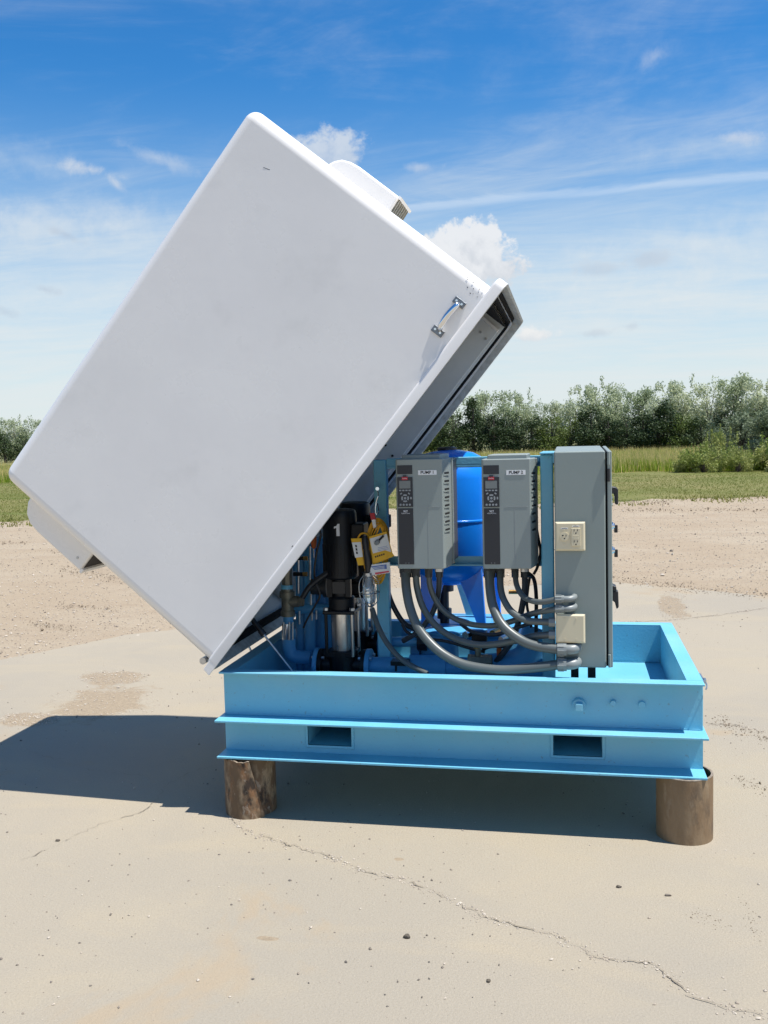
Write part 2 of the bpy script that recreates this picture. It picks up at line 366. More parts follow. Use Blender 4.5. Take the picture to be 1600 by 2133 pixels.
def lathe(bm, prof, c, axis=(0, 0, 1), seg=28, caps=True):
    axis = Vector(axis).normalized(); c = Vector(c); x, y = frame_of(axis); rings = []
    for r, h in prof:
        rings.append([bm.verts.new(c+axis*h+(x*math.cos(2*math.pi*i/seg)+y*math.sin(2*math.pi*i/seg))*max(r, 1e-4)) for i in range(seg)])
    for a, b in zip(rings, rings[1:]):
        for i in range(seg):
            j = (i+1) % seg; bm.faces.new((a[i], a[j], b[j], b[i]))
    if caps and prof[0][0] > 1e-3: bm.faces.new(rings[0][::-1])
    if caps and prof[-1][0] > 1e-3: bm.faces.new(rings[-1])
    return bm
def spline(pts, n=8):
    P = [Vector(p) for p in pts]; P = [P[0]*2-P[1]]+P+[P[-1]*2-P[-2]]; out = []
    for i in range(1, len(P)-2):
        a, b, c, d = P[i-1:i+3]
        for k in range(n):
            t = k/n
            out.append(.5*((2*b)+(c-a)*t+(2*a-5*b+4*c-d)*t*t+(3*b-a-3*c+d)*t**3))
    out.append(P[-2]); return out
def tube(bm, pts, r, seg=10, ribs=0.):
    pts = [Vector(p) for p in pts]; prev = None; rings = []
    for i, p in enumerate(pts):
        d = (pts[min(i+1, len(pts)-1)]-pts[max(i-1, 0)]).normalized()
        if prev is None: x, _ = frame_of(d)
        else: x = (prev-d*prev.dot(d)).normalized()
        prev = x; y = d.cross(x); rr = (r[i] if isinstance(r, list) else r)*(1+(ribs if i % 2 else 0))
        rings.append([bm.verts.new(p+(x*math.cos(2*math.pi*k/seg)+y*math.sin(2*math.pi*k/seg))*rr) for k in range(seg)])
    for a, b in zip(rings, rings[1:]):
        for k in range(seg):
            j = (k+1) % seg; bm.faces.new((a[k], a[j], b[j], b[k]))
    bm.faces.new(rings[0][::-1]); bm.faces.new(rings[-1]); return bm
def prism(bm, poly, ext):
    ext = Vector(ext); A = [bm.verts.new(Vector(p)) for p in poly]; C = [bm.verts.new(Vector(p)+ext) for p in poly]
    bm.faces.new(A[::-1]); bm.faces.new(C)
    for i in range(len(A)):
        j = (i+1) % len(A); bm.faces.new((A[i], A[j], C[j], C[i]))
    return bm
def text(name, s, size, loc, parent, m, xdir=(1, 0, 0), up=(0, 0, 1), depth=.0006, bold=0.):
    cu = bpy.data.curves.new(name, 'FONT'); cu.body = s; cu.size = size; cu.extrude = depth; cu.align_x = 'CENTER'; cu.align_y = 'CENTER'; cu.offset = bold
    cu.resolution_u = 3
    tmp = bpy.data.objects.new(name, cu); me = bpy.data.meshes.new_from_object(tmp); bpy.data.objects.remove(tmp)
    x, u = Vector(xdir).normalized(), Vector(up).normalized(); R = Matrix((x, u, x.cross(u))).transposed().to_4x4(); R.translation = Vector(loc)
    me.transform(R); me.name = name
    return put(name, me, m, parent)

# ------------------------------------------------------------------ the setting: ground
def sheet(name, outline, z, m):
    bm = B(); bm.faces.new([bm.verts.new((p[0], p[1], z)) for p in outline]); bmesh.ops.triangulate(bm, faces=bm.faces[:])
    return setting(name, bm, m)
def jag(pts, amp, step=.25, seed=1):
    r = random.Random(seed); out = []
    for a, b in zip(pts, pts[1:]):
        a, b = Vector(a), Vector(b); n = max(1, int((b-a).length/step)); nn = Vector((-(b-a).y, (b-a).x)).normalized()
        for i in range(n):
            t = i/n; p = a.lerp(b, t); w = amp*(.6*math.sin(p.x*2.1+p.y)+.5*math.sin(p.x*5.3+seed)+r.uniform(-.6, .6))
            out.append(tuple(p+nn*w))
    out.append(tuple(pts[-1])); return out
sheet('ground', [(-700, -60), (500, -60), (500, 900), (-700, 900)], -.016, FIELD)
yard_far = jag([(-60, -2.2), (-10.3, 14.4), (5.8, 19.8), (60, 37.9)], .35, .5, 3)
sheet('gravel_yard', yard_far+[(60, -40), (-60, -40)], -.008, YARD)
lawn_near = jag([(60, 37.7), (5.8, 19.6), (-10.3, 14.2), (-60, -2.4)], .55, .4, 5)
sheet('lawn', lawn_near+[(-60, 60), (60, 60)], -.012, LAWN)
slab_far = [tuple(atz(px, py).xy) for px, py in ((1600, 1243), (1420, 1226), (1275, 1213), (1180, 1214), (1000, 1222), (820, 1225), (640, 1235), (370, 1311), (240, 1328), (180, 1341), (60, 1363), (0, 1374))]
slab_far = jag([(14, 3.4)]+slab_far+[(-9, -.4)], .035, .08, 9)
sheet('concrete_slab', slab_far+[(-9, -6), (14, -6)], 0.0, SLAB)

def crack(pxs, w, seed):
    r = random.Random(seed); pts = [atz(*p, .0) for p in pxs]; fine = []
    for a, b in zip(pts, pts[1:]):
        n = max(2, int((b-a).length/.018))
        for i in range(n): fine.append(a.lerp(b, i/n)+Vector((r.gauss(0, .006), r.gauss(0, .006), 0)))
    bm = B(); L_, R_ = [], []; off = 0
    for i, p in enumerate(fine):
        d = (fine[min(i+1, len(fine)-1)]-fine[max(i-1, 0)]); d.z = 0; n = Vector((-d.y, d.x, 0)).normalized()
        ww = w*max(.04, r.uniform(-.15, .8))*(.35+.65*math.sin(i*.13+seed)**2)
        L_.append(bm.verts.new((*(p+n*ww).xy, .004))); R_.append(bm.verts.new((*(p-n*ww).xy, .004)))
    for i in range(len(fine)-1): bm.faces.new((L_[i], L_[i+1], R_[i+1], R_[i]))
    setting('pavement_crack', bm, CRACK); return fine
cr1 = crack([(478, 1704), (520, 1733), (560, 1745), (640, 1772), (690, 1785), (760, 1815), (850, 1838), (920, 1868), (960, 1886), (1010, 1910), (1080, 1930), (1150, 1948), (1200, 1970), (1250, 1998), (1350, 2008), (1400, 2040), (1440, 2075), (1500, 2100), (1600, 2119)], .0042, 2)
cr2 = crack([(40, 1795), (110, 1765), (200, 1720), (300, 1692), (325, 1665), (345, 1640), (390, 1612), (450, 1595)], .0032, 4)
cr3 = crack([(325, 1630), (300, 1616), (220, 1610), (150, 1598), (110, 1580), (60, 1565)], .003, 6)
cr4 = crack([(1270, 1298), (1400, 1292), (1500, 1281), (1600, 1266)], .005, 8)
cr5 = crack([(1480, 1508), (1540, 1512), (1600, 1528)], .006, 11)

def patchy(P, s=.35, ph=0.): return np.sin(P[:, 0]*s+ph)*np.cos(P[:, 1]*s*1.3+ph)+.6*np.sin(P[:, 0]*s*2.7+P[:, 1]*s*2.1)
def rocks(name, P, size, m, seed):
    r = np.random.default_rng(seed); n = len(P)
    base = np.array([(1, 0, 0), (-1, 0, 0), (0, 1, 0), (0, -1, 0), (0, 0, 1), (0, 0, -1)], float)
    F = np.array([(0, 2, 4), (2, 1, 4), (1, 3, 4), (3, 0, 4), (2, 0, 5), (1, 2, 5), (3, 1, 5), (0, 3, 5)])
    V = base[None]*r.uniform(.55, 1.25, (n, 6, 1)); a = r.uniform(0, 6.28, n); c, s = np.cos(a)[:, None], np.sin(a)[:, None]
    V *= np.stack([np.ones(n), r.uniform(.5, 1, n), r.uniform(.35, .8, n)], 1)[:, None]
    x = V[..., 0]*c-V[..., 1]*s; y = V[..., 0]*s+V[..., 1]*c; V = np.stack([x, y, V[..., 2]], -1)*size[:, None, None]
    V += P[:, None]; V[..., 2] += (size*.3)[:, None]
    T = (F[None]+(np.arange(n)*6)[:, None, None]).reshape(-1, 3); V = V.reshape(-1, 3)
    me = bpy.data.meshes.new(name); me.from_pydata(V.tolist(), [], T.tolist())
    o = put(name, me, m); o['kind'] = 'stuff'; return o
def wedge(n, d0, d1, seed, pw=1.0, spread=.47):
    r = np.random.default_rng(seed); d = d0+(d1-d0)*r.random(n)**pw; t = r.uniform(-spread, spread, n)*1.0+.0
    fx, fy = -math.sin(YAW), math.cos(YAW); rx, ry = math.cos(YAW), math.sin(YAW)
    return np.stack([CAM.x+d*(fx+t*rx), CAM.y+d*(fy+t*ry), np.zeros(n)], 1)
sl = np.array(slab_far); slx = sl[:, 0]; o_ = np.argsort(slx)
def slab_edge(x): return np.interp(x, slx[o_], sl[o_, 1])
p = wedge(4200, 1.9, 9.5, 21); p = p[(p[:, 1] < slab_edge(p[:, 0])+.2) & (patchy(p, 1.6, 1.)+rng.normal(0, .5, len(p)) > .35)]
rocks('loose_pebbles', p, np.minimum(np.exp(rng.normal(math.log(.0030), .5, len(p))), .008), STONE, 1)
p = wedge(900, 1.9, 9.0, 25); p = p[p[:, 1] < slab_edge(p[:, 0])]
rocks('pale_loose_pebbles', p, np.minimum(np.exp(rng.normal(math.log(.0032), .45, len(p))), .007), STONEL, 5)
q = np.array([tuple(v) for v in cr1+cr4+cr5])[rng.integers(0, len(cr1+cr4+cr5), 1500)]+np.c_[rng.normal(0, .014, (1500, 2)), np.zeros(1500)]
rocks('grit_along_cracks', q, np.exp(rng.normal(math.log(.0032), .35, 1500)), STONEL, 3)
p = wedge(30000, 6, 22, 22, 1.6); p = p[(p[:, 1] > slab_edge(p[:, 0])-.25)]; p[:, 2] = -.008
rocks('yard_gravel', p, np.exp(rng.normal(math.log(.0048), .5, len(p)))*(.7+p[:, 1]*.022), STONE, 2)
p = wedge(30000, 5, 20, 24, 1.7); p = p[(p[:, 1] > slab_edge(p[:, 0])-.1-np.abs(rng.normal(0, .22, len(p))))]; p[:, 2] = -.008
rocks('pale_yard_gravel', p, np.exp(rng.normal(math.log(.0065), .5, len(p)))*(.7+p[:, 1]*.022), STONEL, 4)
def stone(px, py, s, label, m=STONE, seed=0):
    c = atz(px, py); bm = B(); bmesh.ops.create_icosphere(bm, subdivisions=2, radius=1); r = random.Random(seed)
    for v in bm.verts:
        k = 1+.22*math.sin(v.co.x*3+seed)+.18*math.cos(v.co.y*4+seed*2)+r.uniform(-.08, .08)
        v.co = Vector((v.co.x*1.25*k, v.co.y*.85*k, v.co.z*.6*k))*s+c+Vector((0, 0, s*.42))
    tag(put('stone', bm, m, loc=c, smooth=True), label, 'stone')
# dirt left on the slab, and strips of dry debris blown together
def dirt_patch(px, py, rx, ry, seed):
    r = random.Random(seed); c = [atz(px+rx*(1+.18*math.sin(3*a+seed)+.12*math.sin(7*a)+r.uniform(-.14, .14))*math.cos(a), py+ry*(1+.2*math.sin(2*a+seed)+r.uniform(-.16, .16))*math.sin(a)) for a in [2*math.pi*i/70 for i in range(70)]]
    n = 620; a = np.array([r.uniform(0, 6.28) for _ in range(n)]); k = np.sqrt(np.array([r.random() for _ in range(n)]))*1.22
    P = np.array([tuple(atz(px+rx*kk*math.cos(aa), py+ry*kk*math.sin(aa))) for aa, kk in zip(a, k)]); return P
PP = [dirt_patch(*q) for q in ((238, 1411, 62, 12, 1), (215, 1464, 98, 30, 2), (1402, 1262, 26, 26, 3), (60, 1498, 55, 12, 4))]
p = np.concatenate(PP); rocks('grit_on_dirt_patches', p, np.exp(rng.normal(math.log(.0032), .45, len(p))), STONEL, 6)
DP = []
for (x0, y0, x1, y1, w, n) in ((125, 1184, 245, 1205, 6, 240), (1490, 1500, 1600, 1540, 7, 260), (1400, 1225, 1600, 1238, 6, 300), (1270, 1205, 1420, 1222, 5, 260), (110, 1150, 250, 1158, 3, 90), (0, 1130, 60, 1132, 2, 60),
                               (1300, 1063, 1600, 1062, 2, 260), (1290, 1045, 1400, 1047, 3, 160), (130, 1262, 240, 1270, 3, 120), (60, 1300, 170, 1312, 4, 160), (1530, 1620, 1600, 1650, 6, 120), (1540, 1880, 1590, 1960, 12, 60), (1440, 1900, 1520, 1930, 8, 60)):
    for i in range(n):
        t = random.random(); DP.append(tuple(atz(x0+(x1-x0)*t+random.gauss(0, 6), y0+(y1-y0)*t+random.gauss(0, w))))
p = np.array(DP); d = np.linalg.norm(p[:, :2]-np.array(CAM.xy), axis=1)
rocks('dry_debris', p, np.exp(rng.normal(0, .45, len(p)))*.00055*d, mat('dry_debris_brown', (.20, .155, .105), .9), 7)
DSTONE = mat('dark_stone', (.11, .09, .065), .85, col2=(.06, .05, .04), vscale=60, bump=.5, bscale=80)
stone(847, 1953, .010, 'dark brown chunk of stone lying alone on the concrete in front of the skid', DSTONE, 1)
stone(1018, 2045, .006, 'small black stone on the concrete below the long crack', DSTONE, 2)
stone(1290, 1849, .007, 'small dark stone on the concrete left of the two-stone pair below right pipe stand', DSTONE, 3)
stone(1392, 1866, .007, 'greyish stone on the concrete below the right pipe stand', STONE, 4)
stone(120, 1752, .007, 'dark stone beside the thin crack at the left of the slab', DSTONE, 5)

# ------------------------------------------------------------------ grass
def blades(name, P, h, w, m, seed, lean=.35):
    r = np.random.default_rng(seed); n = len(P); a = r.uniform(0, 6.28, n)
    dx = np.stack([np.cos(a), np.sin(a), np.zeros(n)], 1)*w[:, None]*.5
    tip = np.stack([r.normal(0, lean, n)*h, r.normal(0, lean, n)*h, h], 1)
    V = np.stack([P-dx, P+dx, P+tip], 1).reshape(-1, 3); T = np.arange(3*n).reshape(-1, 3)
    me = bpy.data.meshes.new(name); me.vertices.add(3*n); me.vertices.foreach_set('co', V.ravel())
    me.loops.add(3*n); me.loops.foreach_set('vertex_index', T.ravel().astype(np.int32)); me.polygons.add(n)
    me.polygons.foreach_set('loop_start', np.arange(0, 3*n, 3, dtype=np.int32)); me.update(calc_edges=True); me.validate()
    o = put(name, me, m); o['kind'] = 'stuff'; return o
def lawn_edge(x): return np.interp(x, [-60, -10.3, 5.8, 60], [-2.2, 14.4, 19.8, 37.9])
p = wedge(120000, 15, 44, 31, 1.0, .52); e = p[:, 1]-lawn_edge(p[:, 0]); k = (e > -.5+rng.normal(0, .35, len(p))) & (p[:, 1] < 37) & (patchy(p) > -1.1+rng.normal(0, .35, len(p))); p = p[k]; p[:, 2] = -.012
blades('mown_grass', p, rng.uniform(.02, .045, len(p)), rng.uniform(.010, .022, len(p)), GRASSG, 32, .7)
p = wedge(14000, 15, 24, 33, 1.0, .52); e = p[:, 1]-lawn_edge(p[:, 0]); p = p[(e > -1.8) & (e < .6) & (patchy(p, .9)+rng.normal(0, .3, len(p)) > .1-e*.3)]; p[:, 2] = -.01
blades('sparse_grass_at_yard_edge', p, rng.uniform(.03, .09, len(p)), rng.uniform(.02, .05, len(p)), GRASSG, 34, .6)
def tall_edge(P): return 35.5+.9*np.sin(P[:, 0]*.5)+.6*np.sin(P[:, 0]*1.7)
p = wedge(90000, 37, 78, 35, 1.5, .55); p = p[p[:, 1] > tall_edge(p)+rng.normal(0, .3, len(p))]; p[:, 2] = -.012
blades('tall_green_grass', p, rng.uniform(.25, .56, len(p))*(1+.15*patchy(p, .5)), rng.uniform(.03, .06, len(p)), TALLG, 36, .22)
p = wedge(60000, 38, 80, 37, 1.3, .55); p = p[p[:, 1] > tall_edge(p)+.5+rng.normal(0, .5, len(p))]; p[:, 2] = -.012
blades('dry_seeding_grass', p, rng.uniform(.48, .74, len(p))*(1+.1*patchy(p, .4, 2)), rng.uniform(.018, .04, len(p)), STRAW, 38, .12)

# ------------------------------------------------------------------ trees
def leaves(name, clumps, n, s0, s1, seed, drop=.0):
    r = np.random.default_rng(seed); C = np.array([c[:3] for c in clumps]); Rr = np.array([c[3:6] for c in clumps])
    wgt = Rr.prod(1)**.67; idx = r.choice(len(C), n, p=wgt/wgt.sum())
    d = r.normal(size=(n, 3)); d /= np.linalg.norm(d, axis=1)[:, None]; rad = r.random(n)**.45
    P = C[idx]+d*rad[:, None]*Rr[idx]
    a = r.normal(size=(n, 3)); a /= np.linalg.norm(a, axis=1)[:, None]; b = np.cross(a, r.normal(size=(n, 3))); b /= np.linalg.norm(b, axis=1)[:, None]
    s = r.uniform(s0, s1, n)[:, None]
    V = np.stack([P-a*s, P+b*s*.45, P+a*s, P-b*s*.45], 1).reshape(-1, 3)
    me = bpy.data.meshes.new(name); me.from_pydata(V.tolist(), [], np.arange(4*n).reshape(-1, 4).tolist()); return me
def limbs(bm, base, tips, r0, r):
    for t in tips:
        m = Vector(base).lerp(Vector(t), .45)+Vector((r.uniform(-.15, .15), r.uniform(-.15, .15), .15))
        pts = spline([base, m, t], 4); tube(bm, pts, [r0*(1-.8*i/(len(pts)-1)) for i in range(len(pts))], 5)
def olive_proto(seed):
    r = random.Random(seed); cl = []
    for i in range(23):
        h = r.uniform(.25, .93); a = r.uniform(0, 6.28); q = r.uniform(.05, .36)*(1.25-.75*h); s = r.uniform(.085, .15)*(1.25-.5*h)
        cl.append((math.cos(a)*q, math.sin(a)*q, h, s, s, s*r.uniform(1.0, 1.6)))
    for i in range(9):
        a = r.uniform(0, 6.28); q = r.uniform(.1, .28); cl.append((math.cos(a)*q, math.sin(a)*q, r.uniform(.88, 1.0)-q*.35, .045, .045, .085))
    for i in range(5):
        a = r.uniform(0, 6.28); cl.append((math.cos(a)*.24, math.sin(a)*.24, r.uniform(.12, .35), .14, .14, .15))
    cl = [tuple(6.0*v for v in c) for c in cl]
    me = leaves('crown', cl, 6200, .06, .15, seed); bm = B()
    tube(bm, [(0, 0, -.1), (.05, 0, 1.0), (0, .05, 2.0)], [.17, .13, .10], 7)
    limbs(bm, (0, .05, 1.7), [c[:3] for c in cl[:17]], .07, r); return me, bm
def evergreen_proto(seed, pointy):
    r = random.Random(seed); cl = []
    for i in range(26):
        h = r.uniform(.06, .97); q = (1-h)**(.7 if pointy else .42)*(.30 if pointy else .40)*r.uniform(.55, 1.0); a = r.uniform(0, 6.28); s = .07+.11*(1-h)
        cl.append((math.cos(a)*q, math.sin(a)*q, h, s, s, s*1.2))
    cl.append((0, 0, .5, .18, .18, .42)); cl = [tuple(5.0*v for v in c) for c in cl]
    me = leaves('crown', cl, 4200, .06, .15, seed); bm = B()
    tube(bm, [(0, 0, -.1), (0, .02, 2.0), (.02, 0, 4.4)], [.16, .11, .03], 7); limbs(bm, (0, 0, 1.0), [c[:3] for c in cl[:12]], .05, r); return me, bm
def tree_set(name, protos, m): return [(me, bm, m) for me, bm in protos]
def make_proto(mesh_bm, m):
    me, bm = mesh_bm; me.materials.append(m)
    bmesh.ops.recalc_face_normals(bm, faces=bm.faces[:]); tm = bpy.data.meshes.new('trunk'); bm.to_mesh(tm); bm.free(); tm.materials.append(BARK)
    return me, tm
OL = [make_proto(olive_proto(s), SILVER) for s in (101, 102, 103, 104)]
OLG = [make_proto(olive_proto(s), GGREEN) for s in (111, 112)]
EVP = [make_proto(evergreen_proto(s, True), DGREEN) for s in (121, 122)]
EVR = [make_proto(evergreen_proto(s, False), DGREEN) for s in (131, 132, 133)]
EVM = [make_proto(evergreen_proto(s, False), MGREEN) for s in (141, 142)]
def tree(name, proto, px, top, Y, H0, label, group, wide=1.0, cat='tree', rz=None):
    b = at(px, 940, Y); t = at(px, top, Y); k = max(t.z, .6)/H0
    e = thing(name, label, cat, (b.x, Y, -.02), group); e.rotation_euler.z = random.uniform(0, 6.28) if rz is None else rz
    e.scale = (k*wide, k*wide, k)
    for nm, me in (('crown', proto[0]), ('trunk', proto[1])):
        o = bpy.data.objects.new(nm, me); COL.objects.link(o); o.parent = e
    return e
ORD = 'first second third fourth fifth sixth seventh eighth ninth tenth eleventh twelfth thirteenth fourteenth fifteenth sixteenth seventeenth eighteenth nineteenth twentieth'.split()
G1 = 'silvery trees of the shelterbelt behind the field'
for i, (px, top, Y, w) in enumerate([(905, 842, 96, 1.0), (948, 828, 97, .95), (1000, 815, 95, 1.0), (1052, 810, 96, .95), (1092, 812, 98, .8), (1132, 838, 99, .7), (1170, 835, 98, .85), (1208, 800, 92, .95),
                                     (1255, 790, 93, 1.0), (1295, 808, 95, .85), (1335, 806, 92, .95), (1385, 792, 90, .95), (1425, 785, 91, .95), (1475, 795, 90, 1.0), (1532, 778, 88, .95), (1582, 788, 87, 1.0), (1630, 782, 88, 1.0), (1700, 790, 88, 1.0)]):
    tree('silver_tree', OL[i % 4], px, top, Y, 6.0, ORD[i]+' tall silvery tree to the right of the raised hood edge, rear row', G1, w)
for i, (px, top, Y) in enumerate([(-120, 872, 112), (-60, 866, 110), (-8, 868, 108), (34, 866, 109), (75, 872, 110), (120, 870, 112), (180, 866, 110)]):
    tree('silver_tree', OL[(i+1) % 4], px, top, Y, 6.0, ORD[i]+' silvery tree from the left in the far group left of the hood', 'silvery trees left of the hood', 1.05)
for i, (px, top, Y) in enumerate([(-40, 905, 104), (10, 902, 102), (50, 908, 103), (90, 900, 104)]):
    tree('dark_tree', EVR[i % 3], px, top, Y, 5.0, ORD[i]+' dark bushy tree from the left in front of the far left silvery trees', 'dark trees left of the hood', 1.25)
for i, px in enumerate(range(-620, -150, 58)):
    tree('silver_tree', OL[(i+2) % 4], px, 868+random.uniform(-10, 10), 104+random.uniform(-4, 4), 6.0, ORD[i]+' silvery tree from the left beyond the left border of the picture', 'silvery trees beyond the left border', 1.2)
for i, px in enumerate(range(260, 880, 62)):
    tree('silver_tree', OL[i % 4], px, 845+random.uniform(-14, 14), 100+random.uniform(-4, 4), 6.0, ORD[i]+' silvery tree from the left of those hidden behind the raised hood', 'silvery trees behind the hood')
cnt = {'r': 0, 'm': 0, 'p': 0}
G2 = 'dark trees in the front row of the shelterbelt'
row = [(880, 868, 86, 'r'), (918, 860, 85, 'm'), (950, 862, 84, 'r'), (986, 832, 84, 'p'), (1030, 862, 83, 'r'), (1068, 858, 84, 'r'), (1108, 866, 82, 'r'), (1150, 862, 82, 'm'), (1188, 868, 82, 'm'), (1232, 845, 82, 'r'), (1268, 868, 81, 'r'),
       (1305, 866, 80, 'r'), (1340, 858, 80, 'r'), (1372, 835, 80, 'r'), (1418, 856, 79, 'm'), (1460, 866, 78, 'r'), (1512, 852, 76, 'r'), (1560, 858, 76, 'r'), (1620, 850, 76, 'r')]
for i, (px, top, Y, k) in enumerate(row):
    pr = {'r': EVR, 'm': EVM, 'p': EVP}[k]
    cnt[k] += 1
    lab = {'r': ORD[cnt[k]-1]+' dark green bushy tree right of the hood in the front tree row', 'm': ORD[cnt[k]-1]+' mid green bushy tree right of the hood in the front tree row', 'p': 'pointed dark evergreen tree just right of the raised hood edge'}[k]
    tree('dark_tree', pr[i % len(pr)], px, top, Y, 5.0, lab, None if k == 'p' else (G2 if k == 'r' else 'mid green trees in the front row'), 1.35 if k != 'p' else .95)
for i, (px, top, Y, w) in enumerate([(1548, 860, 52, 1.15), (1600, 845, 50, 1.2), (1500, 892, 54, 1.1)]):
    tree('grey_green_bush', OLG[i % 2], px, top, Y, 6.0, ['rounded grey-green bush at the right edge of the field behind the weeds', 'tall grey-green bush cut by the right border of the picture', 'low grey-green bush left of the two taller ones at the right'][i], None, w*1.3, 'bush')
def weed_proto(seed):
    r = random.Random(seed); cl = []
    for i in range(16):
        a = r.uniform(0, 6.28); q = r.uniform(0, .9); h = r.uniform(.15, 1.0)*(1-.45*q); cl.append((math.cos(a)*q, math.sin(a)*q, h, .22, .22, .28))
    for i in range(14):
        a = r.uniform(0, 6.28); q = r.uniform(.1, .9); cl.append((math.cos(a)*q, math.sin(a)*q, r.uniform(.8, 1.12)*(1-.35*q), .05, .05, .22))
    me = leaves('foliage', cl, 4200, .02, .06, seed); bm = B(); limbs(bm, (0, 0, -.05), [c[:3] for c in cl], .012, r)
    bmesh.ops.recalc_face_normals(bm, faces=bm.faces[:]); tm = bpy.data.meshes.new('stems'); bm.to_mesh(tm); bm.free(); tm.materials.append(BARK); me.materials.append(WEED); return me, tm
WEED = leaf_mat('weed_leaf', (.20, .27, .05), (.46, .44, .17), 1.4, .35)
WD = [weed_proto(s) for s in (201, 202)]
for i, (px, top, Y, w) in enumerate([(1466, 926, 35, 1.0), (1502, 899, 37, 1.0), (1540, 932, 35, .8), (1592, 912, 36, 1.2), (1432, 950, 35.5, .8), (1640, 915, 35, 1.2)]):
    e = tree('weed_clump', WD[i % 2], px, top, Y, 1.0, ['leftmost but one of the tall weed clumps at the right field edge', 'tallest yellow-green weed clump in the middle of the right field edge', 'weed clump right of the tallest one at the right field edge', 'wide weed clump cut by the right border of the picture', 'lowest and leftmost weed clump at the right field edge', 'weed clump beyond the right border of the picture'][i], 'weed clumps at the right field edge', 1.0, 'weeds')
    e.scale.x = e.scale.y = w*1.0
    for c in e.children:
        if c.name.startswith('crown'): c.name = 'foliage'
        elif c.name.startswith('trunk'): c.name = 'stems'

# ------------------------------------------------------------------ skid base
LX, WY = 1.86, 1.16
ZT, ZM, ZBO = .579, .393, .240
FLW = .058
skid = thing('skid_base', 'sky-blue painted steel skid tray of two stacked channels with fork pockets', 'skid', (LX/2, WY/2, .238))
def channel(bm, x0, x1, y_out, y_web, z0, z1, t=.008, tw=.007, foot=True):
    ya, yb = sorted((y_out, y_web))
    box(bm, x0, x1, ya, yb, z1-t, z1)
    if foot: box(bm, x0, x1, ya, yb, z0, z0+t)
    else: z0 -= t
    w0, w1 = (y_web, y_web-tw) if y_web > y_out else (y_web, y_web+tw)
    box(bm, x0+.001, x1-.001, min(w0, w1), max(w0, w1), z0+t-.001, z1-t+.001)
bm = B(); channel(bm, 0, LX, 0, FLW, ZM+.0005, ZT, foot=False); o = put('upper_front_channel', bm, BLUE, skid, bevel=.003)
bm = B(); channel(bm, 0, LX, WY, WY-FLW, ZM+.0005, ZT); put('upper_rear_channel', bm, BLUE, skid, bevel=.003)
def swap(f): return lambda x, y, z: (y, x, z)
for nm, xo, xw in (('upper_left_channel', 0.0, FLW), ('upper_right_channel', LX, LX-FLW)):
    bm = B(); x0, x1 = sorted((xo, xw)); t = .008
    ya, yb = FLW+.001, WY-FLW-.001
    box(bm, x0, x1, ya, yb, ZT-t+.0006, ZT-.0006); box(bm, x0, x1, ya, yb, ZM+.001, ZM+t)
    w = (xw-.007, xw) if xw > xo else (xw, xw+.007)
    box(bm, *w, ya, yb, ZM+t-.001, ZT-t+.001); put(nm, bm, BLUE, skid)
bm = B(); box(bm, -.009, LX+.008, -.041, WY+.03, ZM-.009, ZM); put('deck_plate', bm, BLUE, skid, bevel=.0025)
r = random.Random(5); pts = [Vector((x, FLW-.004+r.uniform(-.001, .001), ZM+.003)) for x in np.linspace(.01, LX-.01, 150)]
bm = B(); tube(bm, pts, [.005+r.uniform(-.0012, .0014) for _ in pts], 6); put('weld_bead', bm, BLUE, skid, smooth=True, angle=70)
# lower channel: web pieces leave the fork pockets open
FY = .052
f1a, f1b = at(641, 1510, FY), at(733, 1555, FY); f2a, f2b = at(1152, 1529, FY), at(1255, 1577, FY)
PK = [(f1a.x, f1b.x, f1b.z, f1a.z), (f2a.x, f2b.x, f2b.z, f2a.z)]
zl0, zl1 = ZBO, ZM-.0095
bm = B(); box(bm, -.002, LX+.002, -.045, FLW, zl0+.001, zl0+.0075); box(bm, 0, LX, -.004, FLW, zl1-.006, zl1)
xs = [.001]+[v for p_ in PK for v in p_[:2]]+[LX-.001]
for i in range(len(xs)-1):
    if i % 2 == 0: box(bm, xs[i], xs[i+1], FY, FLW, zl0+.006, zl1-.005)
    else:
        pz0, pz1 = PK[i//2][2:]; box(bm, xs[i], xs[i+1], FY, FLW, zl0+.006, pz0); box(bm, xs[i], xs[i+1], FY, FLW, pz1, zl1-.005)
put('lower_front_channel', bm, BLUE, skid)
for (a, b, c, d) in PK:
    bm = B(); t = .007
    for q in ((a-t, a, c-t, d+t), (b, b+t, c-t, d+t)): box(bm, q[0], q[1], FY-.004, WY-.03, q[2], q[3])
    box(bm, a, b, FY-.004, WY-.03, c-t, c); box(bm, a, b, FY-.004, WY-.03, d, d+t); fp = put('fork_pocket', bm, BLUE, skid)
    r = random.Random(int(a*100)); cor = [(a-t, c-t), (b+t, c-t), (b+t, d+t), (a-t, d+t), (a-t, c-t)]; pts = []
    for (xa, za), (xb, zb2) in zip(cor, cor[1:]):
        for i in range(22): pts.append(Vector((xa+(xb-xa)*i/22+r.uniform(-.001, .001), FY-.001, za+(zb2-za)*i/22+r.uniform(-.001, .001))))
    pts.append(pts[0].copy()); bm = B(); tube(bm, pts, [.0042+r.uniform(-.0012, .0012) for _ in pts], 6); put('weld_bead', bm, BLUE, fp, smooth=True, angle=70)
bm = B(); channel(bm, 0, LX, WY, WY-FLW, zl0, zl1); put('lower_rear_channel', bm, BLUE, skid)
